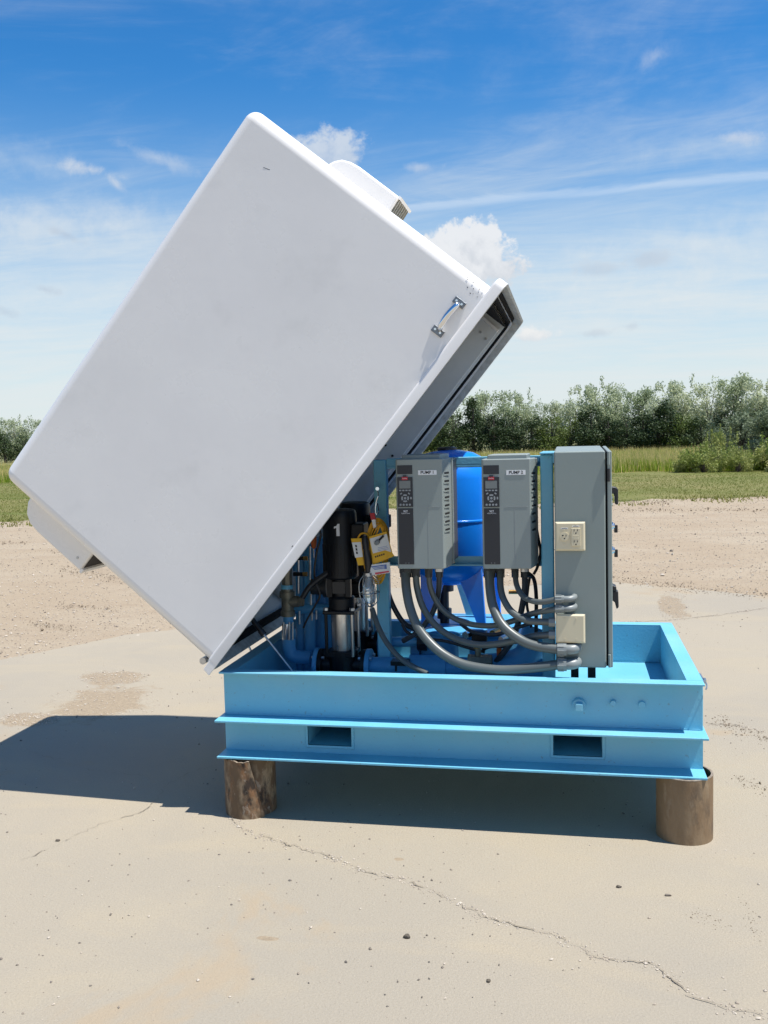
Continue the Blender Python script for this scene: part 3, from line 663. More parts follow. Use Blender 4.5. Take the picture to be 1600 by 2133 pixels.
for nm, xo, xw in (('lower_left_channel', 0.0, FLW), ('lower_right_channel', LX, LX-FLW)):
    bm = B(); x0, x1 = sorted((xo, xw)); ya, yb = FLW+.001, WY-FLW-.001
    box(bm, x0, x1, ya, yb, zl1-.007, zl1-.001); box(bm, x0, x1, ya, yb, zl0+.001, zl0+.007); w = (xw-.007, xw) if xw > xo else (xw, xw+.007)
    box(bm, *w, ya, yb, zl0+.006, zl1-.006); put(nm, bm, BLUE, skid)
# plugs and bolt heads on the front web
c = at(1206, 1467, .05); bm = B(); cyl(bm, (c.x, .052, c.z), (c.x, .030, c.z), .027, .024, 24)
pl = put('pipe_boss', bm, BLUE, skid, smooth=True)
bm = B(); a = .0135; box(bm, c.x-a, c.x+a, .004, .031, c.z-a, c.z+a); bmesh.ops.rotate(bm, verts=bm.verts, cent=c, matrix=Matrix.Rotation(.08, 3, 'Y'))
put('square_plug', bm, BLUE, pl, bevel=.003)
for px, py, r_, ln in ((1277, 1463, .012, .02), (1337, 1467, .014, .012)):
    c = at(px, py, .05); bm = B(); cyl(bm, (c.x, .052, c.z), (c.x, .052-ln, c.z), r_, r_*.85, 18); put('bolt_head', bm, BLUE, skid, smooth=True)
# draw latch on the right end
c = at(1478, 1395, .16)
bm = B(); box(bm, LX+.001, LX+.012, .10, .22, .548, .566); box(bm, LX+.010, LX+.020, .12, .15, .556, .566); tube(bm, spline([(LX+.012, .12, .562), (LX+.017, .09, .556), (LX+.012, .06, .548), (LX+.007, .04, .552)], 5), .003, 6)
put('draw_latch', bm, ZINC, skid)
# inner legs under the control cabinet
# pipe stands ------------------------------------------------------------------
def pipe_stand(cx, cy, r, h, label, m, name='pipe_stand', split=False):
    t = thing(name, label, 'pipe stand', (cx, cy, 0))
    if not split:
        bm = B(); lathe(bm, [(r-.008, .0), (r, .0), (r, h), (r-.008, h), (r-.008, .0)], (cx, cy, 0), seg=48, caps=False); put('pipe_wall', bm, m, t, smooth=True)
        bm = B(); lathe(bm, [(r-.0082, h-.003), (r-.008, h+.001), (r+.0004, h+.001), (r+.0004, h-.0015)], (cx, cy, 0), seg=48, caps=False); put('cut_rim', bm, CUTEDGE, t, smooth=True)
        return t
    # an offcut: a whole inner pipe and a slant-cut shell wrapped round its front
    bm = B(); lathe(bm, [(r-.016, 0), (r-.007, 0), (r-.007, h), (r-.016, h), (r-.016, 0)], (cx+.004, cy+.02, 0), seg=40, caps=False); put('inner_pipe', bm, m, t, smooth=True)
    bm = B(); n, nz = 30, 10; A = []
    def hz(i): return h*(.985 + .02*math.sin(i*1.7)+.012*math.sin(i*3.3)) if True else h
    a0 = math.radians(205)
    rr = random.Random(3)
    for j in range(nz+1):
        a1 = math.radians(336-42*j/nz) ; row_ = []
        a1 = math.radians(322-33*j/nz)
        for i in range(n+1):
            a = math.radians(150)+(a1-math.radians(150))*i/n; z = (h-.008-.003*math.sin(i*.55)-.0015*math.sin(i*1.9))*j/nz
            q = r+.0012*math.sin(i*1.3+j)+.001*math.sin(j*2.1+i*.4)
            row_.append((bm.verts.new((cx+q*math.cos(a), cy+q*math.sin(a), z)), bm.verts.new((cx+(q-.007)*math.cos(a), cy+(q-.007)*math.sin(a), z))))
        A.append(row_)
    for j in range(nz):
        for i in range(n):
            for s in (0, 1): bm.faces.new((A[j][i][s], A[j][i+1][s], A[j+1][i+1][s], A[j+1][i][s]))
        bm.faces.new((A[j][n][0], A[j][n][1], A[j+1][n][1], A[j+1][n][0])); bm.faces.new((A[j][0][0], A[j][0][1], A[j+1][0][1], A[j+1][0][0]))
    put('cut_shell', bm, m, t, smooth=True)
    bm = B()
    for i in range(n):
        q = [A[nz][i], A[nz][i+1]] if False else None
    bm.free()
    bm = B(); prev = None
    for i in range(n+1):
        a1 = math.radians(322-33); a = math.radians(150)+(a1-math.radians(150))*i/n; z = (h-.008-.003*math.sin(i*.55)-.0015*math.sin(i*1.9))+.0008
        cur = (bm.verts.new((cx+(r+.001)*math.cos(a), cy+(r+.001)*math.sin(a), z)), bm.verts.new((cx+(r-.008)*math.cos(a), cy+(r-.008)*math.sin(a), z)))
        if prev: bm.faces.new((prev[0], cur[0], cur[1], prev[1]))
        prev = cur
    put('cut_rim', bm, CUTEDGE, t); return t
rl, rr_ = at(1366, 1690, .06), at(1484, 1690, .06); R8 = (rr_.x-rl.x)/2
pipe_stand((rl.x+rr_.x)/2, -.058+R8, R8, .240, 'tan rusty cut pipe holding up the right front corner of the skid', RUSTL)
rl, rr_ = at(466, 1640, .06), at(583, 1640, .06)
pipe_stand((rl.x+rr_.x)/2, -.055+R8, R8, .240, 'dark rusty slant-cut pipe offcut under the left front corner of the skid', RUST, split=True)
for x, lab in ((.1, 'rusty pipe in the shade under the rear left corner of the skid'), (1.76, 'rusty pipe in the shade under the rear right corner of the skid')):
    pipe_stand(x, WY-.08, R8, .240, lab, RUST)

# ------------------------------------------------------------------ hood
HO, HU, HV = Vector((-.037, 0, .566)), Vector((.6327, 0, .7744)), Vector((-.7744, 0, .6327))
def H(u, y, v): return HO+HU*u+HV*v+Vector((0, y, 0))
HW = 1.15
hood = thing('equipment_hood', 'large white fibreglass hood tilted up on its left edge over the skid', 'hood', tuple(H(0, HW/2, 0)))
bm = B()
def shellbox(bm, u0, u1, y0, y1, v0, v1, du, dy):
    c = [(u0, y0, v0), (u1, y0, v0), (u1, y1, v0), (u0, y1, v0), (u0+du, y0+dy, v1), (u1-du*.0, y0+dy, v1), (u1-du*.0, y1-dy, v1), (u0+du, y1-dy, v1)]
    vs = [bm.verts.new(H(*p)) for p in c]
    for q in ((4, 5, 6, 7), (0, 1, 5, 4), (1, 2, 6, 5), (2, 3, 7, 6), (3, 0, 4, 7)): bm.faces.new([vs[i] for i in q])
shellbox(bm, .026, 1.868, .018, HW-.018, .03, 1.226, .022, .030)
shell = put('hood_shell', bm, WHITE, hood)
b = shell.modifiers.new('bevel', 'BEVEL'); b.width = .050; b.segments = 8; b.limit_method = 'ANGLE'; b.angle_limit = math.radians(40); b.harden_normals = True
for p_ in shell.data.polygons: p_.use_smooth = True
def rrect(u0, u1, y0, y1, r, n=6):
    out = []
    for (cu, cy, a0) in ((u1-r, y0+r, -90), (u1-r, y1-r, 0), (u0+r, y1-r, 90), (u0+r, y0+r, 180)):
        for i in range(n+1):
            a = math.radians(a0+90*i/n); out.append((cu+r*math.cos(a), cy+r*math.sin(a)))
    return out
def ring(levels, ends=(.024, 1.911)):
    bm = B(); loops = []
    for ins, v, r in levels:
        loops.append([bm.verts.new(H(u, y, v)) for u, y in rrect(ends[0]+ins, ends[1]-ins, -.012+ins, HW+.012-ins, r)])
    for a, b_ in zip(loops, loops[1:]):
        n = len(a)
        for i in range(n): j = (i+1) % n; bm.faces.new((a[i], a[j], b_[j], b_[i]))
    return bm
bm = ring([(.040, .046, .03), (.030, .045, .035), (.008, .042, .035), (.002, .038, .035), (.000, .032, .035), (.000, .000, .035)])
put('rim_flange', bm, WHITE, hood, smooth=True, angle=60)
bm = ring([(.000, .000, .035), (.002, -.001, .033), (.010, -.001, .03), (.012, .002, .03), (.016, .040, .03)]); put('rim_underside', bm, RAWF, hood, smooth=True, angle=50)
bm = ring([(.0165, .0395, .018), (.052, .041, .015), (.060, .062, .015)]); put('rim_gasket', bm, RUBBER, hood)
bm = B(); prism(bm, [H(.0, -.011, .0), H(.05, -.011, .0), H(.05, -.011, .034), H(.006, -.011, .034)], (0, .010, 0)); put('rim_corner_tab', bm, WHITE, hood, bevel=.002)
# lining: inner faces
bm = B()
c = [(.062, .05, .05), (1.84, .05, .05), (1.84, HW-.05, .05), (.062, HW-.05, .05), (.09, .07, 1.19), (1.84, .07, 1.19), (1.84, HW-.07, 1.19), (.09, HW-.07, 1.19)]
vs = [bm.verts.new(H(*p)) for p in c]
for q in ((4, 5, 6, 7), (0, 1, 5, 4), (1, 2, 6, 5), (2, 3, 7, 6), (3, 0, 4, 7)): bm.faces.new([vs[i] for i in q])
put('inner_lining', bm, LINING, hood)
bm = B(); prism(bm, [H(1.838, .055, .045), H(1.838, HW-.06, .045), H(1.838, HW-.075, 1.17), H(1.838, .075, 1.17)], HU*-.006); put('end_lining', bm, RUBBER, hood)
YB = HW-.058
def hb(u, v, y=YB): return H(u, y, v)
bm = B(); prism(bm, [hb(.085, .062), hb(1.79, .062), hb(1.80, .20), hb(1.80, 1.1), hb(.12, 1.1)], (0, -.012, 0)); put('lining_panel', bm, LINING, hood)
bm = B(); prism(bm, [hb(1.791, .061), hb(1.805, .061), hb(1.816, .20), hb(1.801, .20)], (0, -.016, 0)); put('panel_edge_trim', bm, WHITE, hood)
bm = B(); prism(bm, [hb(.78, .064, YB-.013), hb(.94, .064, YB-.013), hb(.94, .12, YB-.013), hb(.78, .12, YB-.013)], (0, -.006, 0)); put('hinge_patch', bm, LINING, hood)
for u, v in ((1.745, .125), (1.735, .085), (1.03, .16), (1.01, .10)):
    bm = B(); p0 = hb(u, v, YB-.012); cyl(bm, p0, p0+Vector((0, -.005, 0)), .0065, seg=10); put('panel_screw', bm, ZINC if u > 1.5 else BLACKP, hood)
t0 = H(.36, YB-.0135, .055)
text('lining_sticker_mark', 'A', .05, t0, hood, INK, xdir=HU*-1+HV*.2, up=HV*-1-HU*.2)
# handle
def hf(u, v, d): return H(u, .018+.03*(v-.03)/1.18-d, v)
for nm, (u, v) in (('a', (1.752, .103)), ('b', (1.622, .103))):
    bm = B(); w = .021; l = .013
    for du in (1,): prism(bm, [hf(u-l, v-w*1.15, 0), hf(u+l, v-w*1.15, 0), hf(u+l, v+w*1.15, 0), hf(u-l, v+w*1.15, 0)], (0, -.007, 0))
    o = put('handle_bracket', bm, DSTEEL, hood, bevel=.0015)
    for dv in (-.012, .012):
        bm = B(); q = hf(u, v+dv, .006); cyl(bm, q, q+Vector((0, -.004, 0)), .0045, seg=10); put('screw', bm, CHROME, o)
pts = spline([hf(1.745, .100, .006), hf(1.735, .101, .030), hf(1.690, .104, .038), hf(1.645, .101, .030), hf(1.630, .098, .006)], 8)
bm = B(); tube(bm, pts, [.0085+.004*math.sin(math.pi*i/(len(pts)-1)) for i in range(len(pts))], 12); put('grab_handle', bm, CHROME, hood, smooth=True)
# scuffs printed in the gelcoat are tiny dark nicks
for (px, py, L_, ang, w) in ((556, 351, .034, -25, .0014), (612, 1137, .008, 40, .002),):
    c = at(px, py, .038); bm = B(); d = Vector((math.cos(math.radians(ang)), 0, math.sin(math.radians(ang)))); n = Vector((-d.z, 0, d.x))
    v_ = (c-HO).dot(HV); c.y = hf(0, v_, 0).y-.0006; prism(bm, [c-d*L_/2-n*w*.5, c+d*L_/2-n*w, c+d*L_/2+n*w, c-d*L_/2+n*w*.5], (0, .002, 0)); put('scuff_mark', bm, DARKGREY, hood)
rn = random.Random(4)
for i in range(12):
    u, v = rn.uniform(1.80, 1.845), rn.uniform(.052, .15); q = hf(u, v, .0006); bm = B(); r1, r2 = rn.uniform(.0008, .002), rn.uniform(.001, .0035)
    prism(bm, [q+HU*(r1*math.cos(a))+HV*(r2*math.sin(a)) for a in (0, 1.1, 2.2, 3.3, 4.4, 5.4)], (0, .002, 0)); put('chip_mark', bm, DARKGREY if i % 3 else RAWF, hood)
# vents on both ends
def vent(prof, y0, y1, base_u, sgn, label):
    bm = B(); P_ = [H(u, y0, v) for u, v in prof]
    prism(bm, P_, (0, y1-y0, 0)); o = put('vent_cowl', bm, WHITE, hood, label=label)
    b_ = o.modifiers.new('bevel', 'BEVEL'); b_.width = .012; b_.segments = 4; b_.limit_method = 'ANGLE'; b_.angle_limit = math.radians(50); b_.harden_normals = True
    for q in o.data.polygons: q.use_smooth = True
    return o
vr = vent([(1.86, .995), (1.90, .985), (1.920, .974), (1.944, .95), (1.957, .915), (1.963, .87), (1.963, .652), (1.86, .645)], .45, .69, 1.86, 1, 'white vent cowl on the upper end of the hood')
bm = B(); prism(bm, [H(1.872, .46, .647), H(1.953, .46, .652), H(1.953, .46, .648), H(1.872, .46, .643)], (0, .22, 0)); put('vent_grille', bm, BRONZE, vr)
bm = B(); prism(bm, [H(1.954, .448, .654), H(1.966, .448, .655), H(1.966, .448, .642), H(1.954, .448, .642)], (0, .244, 0)); put('vent_lip', bm, WHITE, vr)
for k in range(6): bm = B(); y_ = .47+.034*k; prism(bm, [H(1.874, y_, .6465), H(1.951, y_, .6515), H(1.951, y_, .6455), H(1.874, y_, .6405)], (0, .004, 0)); put('grille_bar', bm, RAWF, vr)
vl = vent([(.05, 1.135), (-.03, 1.13), (-.075, 1.105), (-.10, 1.066), (-.108, 1.02), (-.117, .758), (.05, .752)], .20, .95, .05, -1, 'white vent cowl on the lower end of the hood')
bm = B(); prism(bm, [H(-.098, .215, .7585), H(.045, .215, .752), H(.045, .215, .7485), H(-.098, .215, .7545)], (0, .72, 0)); put('vent_grille', bm, DARKBR, vl)
bm = B(); prism(bm, [H(-.119, .198, .759), H(-.101, .198, .758), H(-.101, .198, .746), H(-.119, .198, .747)], (0, .754, 0)); put('vent_lip', bm, WHITE, vl)
bm = B(); q = H(-.075, .20, .80); cyl(bm, q, q+Vector((0, -.003, 0)), .006, seg=10); put('rivet', bm, ZINC, vl)
# hinge knuckle at the bottom corner
c = H(.012, .03, .062); bm = B(); cyl(bm, c, c+Vector((0, .06, 0)), .014, seg=14); box(bm, -.055, -.02, .03, .09, .585, .592); put('hinge', bm, ZINC, hood)
# gas struts
def strut(p_up, p_lo, Y, label):
    a, b_ = at(*p_up, Y), at(*p_lo, Y); d = (b_-a).normalized(); top = a-d*.45; end = b_+d*.10; m_ = a+d*((b_-a).length*.27)
    t = thing('gas_strut', label, 'gas strut', tuple(end))
    bm = B(); cyl(bm, top, m_, .0115, seg=16); put('cylinder', bm, BLACK, t, smooth=True)
    bm = B(); cyl(bm, m_, end, .0048, seg=12); put('rod', bm, ZINC, t, smooth=True)
    bm = B(); cyl(bm, m_-d*.012, m_+d*.012, .014, seg=16); put('collar', bm, BLACKP, t, smooth=True)
    bm = B(); cyl(bm, end+Vector((0, -.015, 0)), end+Vector((0, .015, 0)), .009, seg=12); put('end_joint', bm, ZINC, t, smooth=True)
strut((525, 1290), (605, 1393), .28, 'nearer gas strut with bright rod at the left end of the skid')
strut((503, 1315), (541, 1393), .50, 'farther gas strut with dark rod at the left end of the skid')

# ------------------------------------------------------------------ steel frame inside
fr = thing('drive_rack', 'light blue steel rack of posts and crossbars carrying the two drives', 'rack', (.6, .5, .393))
YP = .46
pa, pb = at(777, 960, YP), at(806, 1390, YP)
bm = B(); box(bm, pa.x, pa.x+.056, YP, YP+.05, ZM, 1.405); put('left_post', bm, BLUEP if False else BLUE, fr, bevel=.006)
ya, yb = at(970, 952, YP), at(970, 968, YP)
bm = B(); box(bm, pa.x+.057, 1.276, YP+.004, YP+.046, yb.z, ya.z); box(bm, pa.x+.057, 1.276, YP+.004, YP+.010, yb.z-.012, yb.z); put('top_crossbar', bm, BLUE, fr, bevel=.003)
ya, yb = at(970, 1159, YP), at(970, 1174, YP)
bm = B(); box(bm, pa.x+.057, 1.276, YP+.004, YP+.010, yb.z, ya.z); box(bm, pa.x+.057, 1.276, YP-.03, YP+.05, yb.z-.006, yb.z); put('lower_crossbar', bm, BLUE, fr)
qa, qb = at(1125, 944, .20), at(1152, 944, .20)
bm = B(); box(bm, qa.x, qb.x, .20, .27, ZM, 1.418); put('right_post', bm, BLUE, fr, bevel=.007)
bm = B(); box(bm, qa.x-.001, qb.x+.008, .165, .60, 1.419, 1.425); box(bm, qb.x-.001, qb.x+.007, .165, .20, 1.385, 1.4185); put('post_cap_plate', bm, BLUE, fr, bevel=.001)
bm = B(); box(bm, qa.x, qb.x-.002, .272, .60, 1.37, 1.418); put('side_rail', bm, BLUE, fr)
pz = at(1000, 1300, .8).z
bm = B(); box(bm, .68, 1.24, .56, 1.06, pz-.012, pz); put('tank_shelf', bm, BLUEP, fr, bevel=.002)
for x, y in ((.70, .6), (1.2, .6), (.70, 1.0), (1.2, 1.0)):
    bm = B(); box(bm, x-.02, x+.02, y-.02, y+.02, ZM, pz-.013); put('shelf_leg', bm, BLUEP, fr)
a, b_ = at(957, 1205, 1.02), at(985, 1295, 1.02); d = (b_-a).normalized(); n = Vector((d.z, 0, -d.x))*.022
bm = B(); prism(bm, [a-n-d*.2, a+n-d*.2, b_+n+d*.12, b_-n+d*.12], (0, .01, 0)); put('diagonal_brace', bm, BLUE, fr)

# ------------------------------------------------------------------ pressure tank
TY = .78
tc_ = at(938, 1000, TY); tx = tc_.x-.002; ztop = at(926, 936, TY).z; zbot = at(945, 1217, TY).z
tank = thing('pressure_tank', 'royal blue upright pressure tank on three legs behind the drives', 'tank', (tx, TY, pz))
TR = .205
zs = at(938, 1080, TY).z
prof = [(0, zbot), (.05, zbot+.002), (.10, zbot+.012), (.15, zbot+.04), (.185, zbot+.075), (TR, zbot+.12), (TR, zs-.006), (TR+.004, zs-.003), (TR+.004, zs+.003), (TR, zs+.006), (TR, ztop-.13), (.19, ztop-.085), (.16, ztop-.045), (.11, ztop-.017), (.05, ztop-.004), (0, ztop)]
bm = B(); lathe(bm, prof, (tx, TY, 0), seg=48); put('tank_body', bm, TANKB, tank, smooth=True)
bm = B(); lathe(bm, [(.045, ztop-.008), (.045, ztop+.006), (.03, ztop+.012), (0, ztop+.012)], (tx-.01, TY, 0), seg=24); put('valve_cap', bm, BLACKP, tank, smooth=True)
for ang in (250, 318, 100) :
    a = math.radians(ang); ox, oy = math.cos(a), math.sin(a); bm = B(); tx_, ty_ = -oy, ox
    def LP(rad, s, z): return Vector((tx+ox*rad+tx_*s, TY+oy*rad+ty_*s, z))
    pass
def tank_leg(px_t, px_b, w_t, w_b, Yl, top_py=1100):
    t1, t2, b1, b2 = at(px_t-w_t, top_py, Yl), at(px_t+w_t, top_py, Yl), at(px_b-w_b, 1301, Yl), at(px_b+w_b, 1301, Yl)
    bm = B(); prism(bm, [t1, t2, b2, b1], (0, .03, 0)); put('tank_leg', bm, TANKB, tank, bevel=.004)
tank_leg(958, 1003, 40, 9, TY-.125, 1110)
tank_leg(915, 888, 40, 11, TY-.125, 1110)
tank_leg(1020, 1035, 20, 9, TY+.17, 1150)
bm = B(); c = at(925, 1225, TY); cyl(bm, (c.x, TY, zbot+.005), (c.x, TY, zbot-.03), .045, seg=20); cyl(bm, (c.x, TY, zbot-.03), (c.x, TY, pz), .022, seg=16); cyl(bm, (c.x, TY, pz+.03), (c.x, TY, pz+.075), .034, seg=16); put('bottom_connection', bm, BLACKP, tank, smooth=True)

# ------------------------------------------------------------------ pumps
def pump(px, Y, dz, label, number):
    base = at(px, 1395, Y); cx = base.x; k = (Y-CAM.y)/(.45-CAM.y)
    def Z(py): return at(715, py, .45).z+dz
    t = thing('vertical_pump', label, 'pump', (cx, Y, ZM), 'black vertical multistage pumps')
    r = .0755; z0, z1 = Z(1203), Z(1060)
    bm = B(); lathe(bm, [(r*.86, z0-.002), (r, z0+.006), (r, z0+.17), (r*.985, z0+.175), (r*.985, z1-.04), (r*.97, z1-.018), (r*.90, z1-.005), (r*.7, z1), (0, z1)], (cx, Y, 0), seg=40); put('motor', bm, BLACK, t, smooth=True)
    bm = B(); box(bm, cx+.060, cx+.118, Y-.055, Y+.05, z0+.10, z0+.24); put('terminal_box', bm, BLACK, t, bevel=.008)
    bm = B()
    for i in range(14):
        a = math.radians(190+i*12); q = Vector((math.cos(a), math.sin(a), 0)); s = Vector((-q.y, q.x, 0))*.0015; c = Vector((cx, Y, 0))+q*(r-.002)
        prism(bm, [c-s+Vector((0, 0, z0+.02)), c+s+Vector((0, 0, z0+.02)), c+s+Vector((0, 0, z0+.15)), c-s+Vector((0, 0, z0+.15))], q*.0045)
    put('cooling_fins', bm, BLACK, t)
    zc0, zc1 = Z(1352), Z(1274); zf = Z(1240)
    bm = B(); cyl(bm, (cx, Y, zf), (cx, Y, z0), .045, seg=28); box(bm, cx-.052, cx-.030, Y-.05, Y-.03, zf, z0); box(bm, cx+.030, cx+.052, Y-.05, Y-.03, zf, z0)
    lathe(bm, [(.058, zc1+.012), (.058, zf-.01), (.05, zf), (.045, zf+.001)], (cx, Y, 0), seg=28); put('motor_stool', bm, BLACK, t, smooth=True)
    bm = B(); box(bm, cx-.028, cx+.028, Y-.049, Y-.047, zf+.015, z0-.012); g = put('coupling_guard', bm, BLACKP, t)
    bm = B(); box(bm, cx-.071, cx+.071, Y-.071, Y+.071, zc1-.002, zc1+.015); put('head_flange', bm, BLACK, t, bevel=.006)
    bm = B(); cyl(bm, (cx, Y, zc0), (cx, Y, zc1), .047, seg=36); put('stainless_sleeve', bm, STEEL, t, smooth=True)
    for sx in (-1, 1):
        for sy in (-1, 1):
            bm = B(); cyl(bm, (cx+sx*.058, Y+sy*.058, zc0-.02), (cx+sx*.058, Y+sy*.058, zc1+.026), .0075, seg=12); o = put('tie_rod', bm, BLACK if sx < 0 else STEEL, t, smooth=True)
            bm = B(); cyl(bm, (cx+sx*.058, Y+sy*.058, zc1+.0155), (cx+sx*.058, Y+sy*.058, zc1+.027), .012, seg=6); put('nut', bm, ZINC, o)
    zp = Z(1385); zb_ = ZM+.002
    bm = B(); box(bm, cx-.075, cx+.075, Y-.085, Y+.085, zb_, zb_+.02); cyl(bm, (cx, Y, zb_+.02), (cx, Y, zc0+.002), .070, .066, seg=30); box(bm, cx-.062, cx+.062, Y-.062, Y+.062, zc0-.025, zc0)
    cyl(bm, (cx-.10, Y, zp), (cx+.10, Y, zp), .045, seg=20); put('pump_base', bm, BLACK, t, bevel=.005)
    for s in (-1, 1):
        bm = B(); cyl(bm, (cx+s*.088, Y, zp), (cx+s*.106, Y, zp), .070, seg=32); put('port_flange', bm, BLACK, t, smooth=True)
        bm = B(); cyl(bm, (cx+s*.1065, Y, zp), (cx+s*.125, Y, zp), .073, seg=32); put('companion_flange', bm, BLUEP, t, smooth=True)
        for a in range(4):
            q = math.radians(45+90*a); bm = B(); y_, z_ = Y+.055*math.cos(q), zp+.055*math.sin(q)
            cyl(bm, (cx+s*.076, y_, z_), (cx+s*.134, y_, z_), .0075, seg=6); put('flange_bolt', bm, ZINC, t)
    if number:
        yn = Y-r-.0015; c = at(702, 1104, yn); q = [(-.004, -.026), (.010, -.026), (.010, .026), (.002, .026), (-.003, .018), (-.014, .014), (-.014, .006), (-.004, .009)]
        bm = B(); prism(bm, [(c.x+a+.001, yn, c.z+b_) for a, b_ in q], (0, .004, 0)); put('pump_number', bm, WINK, t)
    return cx, zp
p1x, p1z = pump(716, .45, 0, 'black vertical pump marked 1 just left of the frame post', '1')
pump(748, .86, .004, 'second black vertical pump behind pump 1 and the frame post', None)

# ------------------------------------------------------------------ variable speed drives
def drive(xl, xr, zt_, zb_, Y0, Y1, number, label):
    w = xr-xl; cx = (xl+xr)/2
    t = thing('pump_drive', label, 'drive', (cx, Y1, zb_), 'wall mounted pump drives')
    bm = B(); bv = .018
    poly = [(xl+.004, Y0+.006), (xl+.010, Y0), (xr-bv, Y0), (xr-.003, Y0+.085), (xr-.003, Y0+.16), (xl+.004, Y0+.16)]
    prism(bm, [(x, y, zb_) for x, y in poly], (0, 0, zt_-zb_)); put('front_cover', bm, GREYD, t, bevel=.004)
    bm = B(); box(bm, xl+.002, xr-.001, Y0+.161, Y1, zb_+.004, zt_-.004); put('rear_housing', bm, DARKGREY, t, bevel=.006)
    bm = B(); box(bm, xl-.002, xr+.003, Y0+.150, Y0+.170, zb_+.002, zt_-.002); put('seam_trim', bm, GREYD, t, bevel=.003)
    bm = B(); box(bm, xl+.025, xr-.03, Y0+.03, Y1-.02, zt_-.006, zt_+.016); put('top_hood', bm, GREYD, t, bevel=.004)
    # louvre slots on the right bevel
    for i in range(8):
        z = zt_-.062-i*.0305*(zt_-zb_)/.434*1.05; bm = B()
        p0 = Vector((xr-bv+.0005, Y0+.012, z)); p1 = Vector((xr-.004+.0005, Y0+.078, z)); nn = Vector((.985, -.17, 0))*.0012
        prism(bm, [p0+nn, p1+nn, p1+nn+Vector((0, 0, .009)), p0+nn+Vector((0, 0, .009))], nn*-.0); 
        bm.free(); bm = B(); prism(bm, [p0+nn*.2, p1+nn*.2, p1+nn*.2+Vector((0, 0, .008)), p0+nn*.2+Vector((0, 0, .008))], nn*.8); o = put('louvre', bm, INK, t)
        bm = B(); prism(bm, [p0+nn*.2-Vector((0, 0, .006)), p1+nn*.2-Vector((0, 0, .006)), p1+nn*.2-Vector((0, 0, .0005)), p0+nn*.2-Vector((0, 0, .0005))], nn*2.4); put('louvre_lip', bm, GREYD, t)
    yf = Y0
    h = zt_-zb_; px0, px1 = xl+w*.055, xl+w*.345
    def fbox(nm, x0, x1, z0, z1, m, par, d0=0., d1=.002): 
        bm = B(); box(bm, x0, x1, yf-d1, yf-d0+.0005, z0, z1); return put(nm, bm, m, par)
    fbox('upper_panel', px0, px1, zt_-h*.135, zt_-h*.055, PANEL, t, 0, .0015)
    kp = fbox('keypad', px0, px1, zb_+h*.567, zb_+h*.838, PANEL, t, 0, .004)
    lp = fbox('lower_panel', px0, px1, zb_+h*.042, zb_+h*.555, PANEL, t, 0, .0015)
    yk = yf-.004; kc = (px0+px1)/2; kw = px1-px0
    def kb(nm, x0, x1, z0, z1, m, d=.0012):
        bm = B(); box(bm, x0, x1, yk-d, yk+.0003, z0, z1); return put(nm, bm, m, kp)
    kb('screen', px0+kw*.13, px1-kw*.13, zb_+h*.735, zb_+h*.805, SCREEN)
    kb('logo_badge', kc-kw*.19, kc+kw*.19, zb_+h*.812, zb_+h*.842, RED, .0016)
    kb('badge_clip', kc-kw*.12, kc+kw*.12, zb_+h*.840, zb_+h*.856, PANEL, .002)
    text('logo_lettering', 'Danfoss', kw*.095, (kc, yk-.0018, zb_+h*.827), kp, WINK, depth=.0002)
    for i in range(4):
        x = px0+kw*(.12+.205*i); kb('menu_button', x, x+kw*.14, zb_+h*.712, zb_+h*.724, BUTTON)
        bm = B(); c = Vector((px0+kw*(.19+.205*i), yk, zb_+h*.588)); cyl(bm, c+Vector((0, .0003, 0)), c+Vector((0, -.0014, 0)), kw*.068, seg=16); put('mode_button', bm, BUTTON, kp)
    cz = zb_+h*.647
    for k in range(4):
        bm = B(); a0 = math.radians(90*k-34); a1 = math.radians(90*k+34); n = 8; r0, r1 = kw*.155, kw*.255
        inn = [Vector((kc+r0*math.cos(a0+(a1-a0)*i/n), yk+.0003, cz+r0*math.sin(a0+(a1-a0)*i/n))) for i in range(n+1)]
        ou = [Vector((kc+r1*math.cos(a0+(a1-a0)*i/n), yk+.0003, cz+r1*math.sin(a0+(a1-a0)*i/n))) for i in range(n+1)]
        prism(bm, inn+ou[::-1], (0, -.0016, 0)); put('arrow_button', bm, BUTTON, kp)
    bm = B(); cyl(bm, (kc, yk+.0003, cz), (kc, yk-.0016, cz), kw*.08, seg=16); put('ok_button', bm, BUTTON, kp)
    for sx in (-1, 1):
        bm = B(); c = Vector((kc+sx*kw*.26, yk, cz+kw*.30)); d = Vector((.8*sx, 0, -.6)).normalized(); n_ = Vector((d.z, 0, -d.x)); 
        prism(bm, [c-d*kw*.07-n_*kw*.04, c+d*kw*.07-n_*kw*.04, c+d*kw*.07+n_*kw*.04, c-d*kw*.07+n_*kw*.04], (0, -.0014, 0)); put('soft_button', bm, BUTTON, kp)
    kb('info_button', px1-kw*.16, px1-kw*.07, cz-kw*.07, cz+kw*.08, BUTTON)
    text('model_lettering', 'VLT', kw*.17, (kc, yf-.0019, zb_+h*.527), lp, WINK, depth=.0003, bold=.0003)
    text('series_lettering', 'AQUA Drive', kw*.105, (kc, yf-.0019, zb_+h*.509), lp, WINK, depth=.0003)
    for s in (-.08, .12): fbox('panel_dot', kc+kw*s, kc+kw*(s+.05), zb_+h*.052, zb_+h*.057, BUTTON, lp, .0015, .002)
    # label and engraved lines
    lc = xl+w*.655 if number == '2' else xl+w*.63
    lb = fbox('pump_label', lc-.0365, lc+.0365, zt_-h*.145, zt_-h*.103, PAPER, t, 0, .0012)
    text('label_lettering', 'PUMP '+number, .0165, (lc, yf-.0014, zt_-h*.124), lb, INK, depth=.0002, bold=.0004)
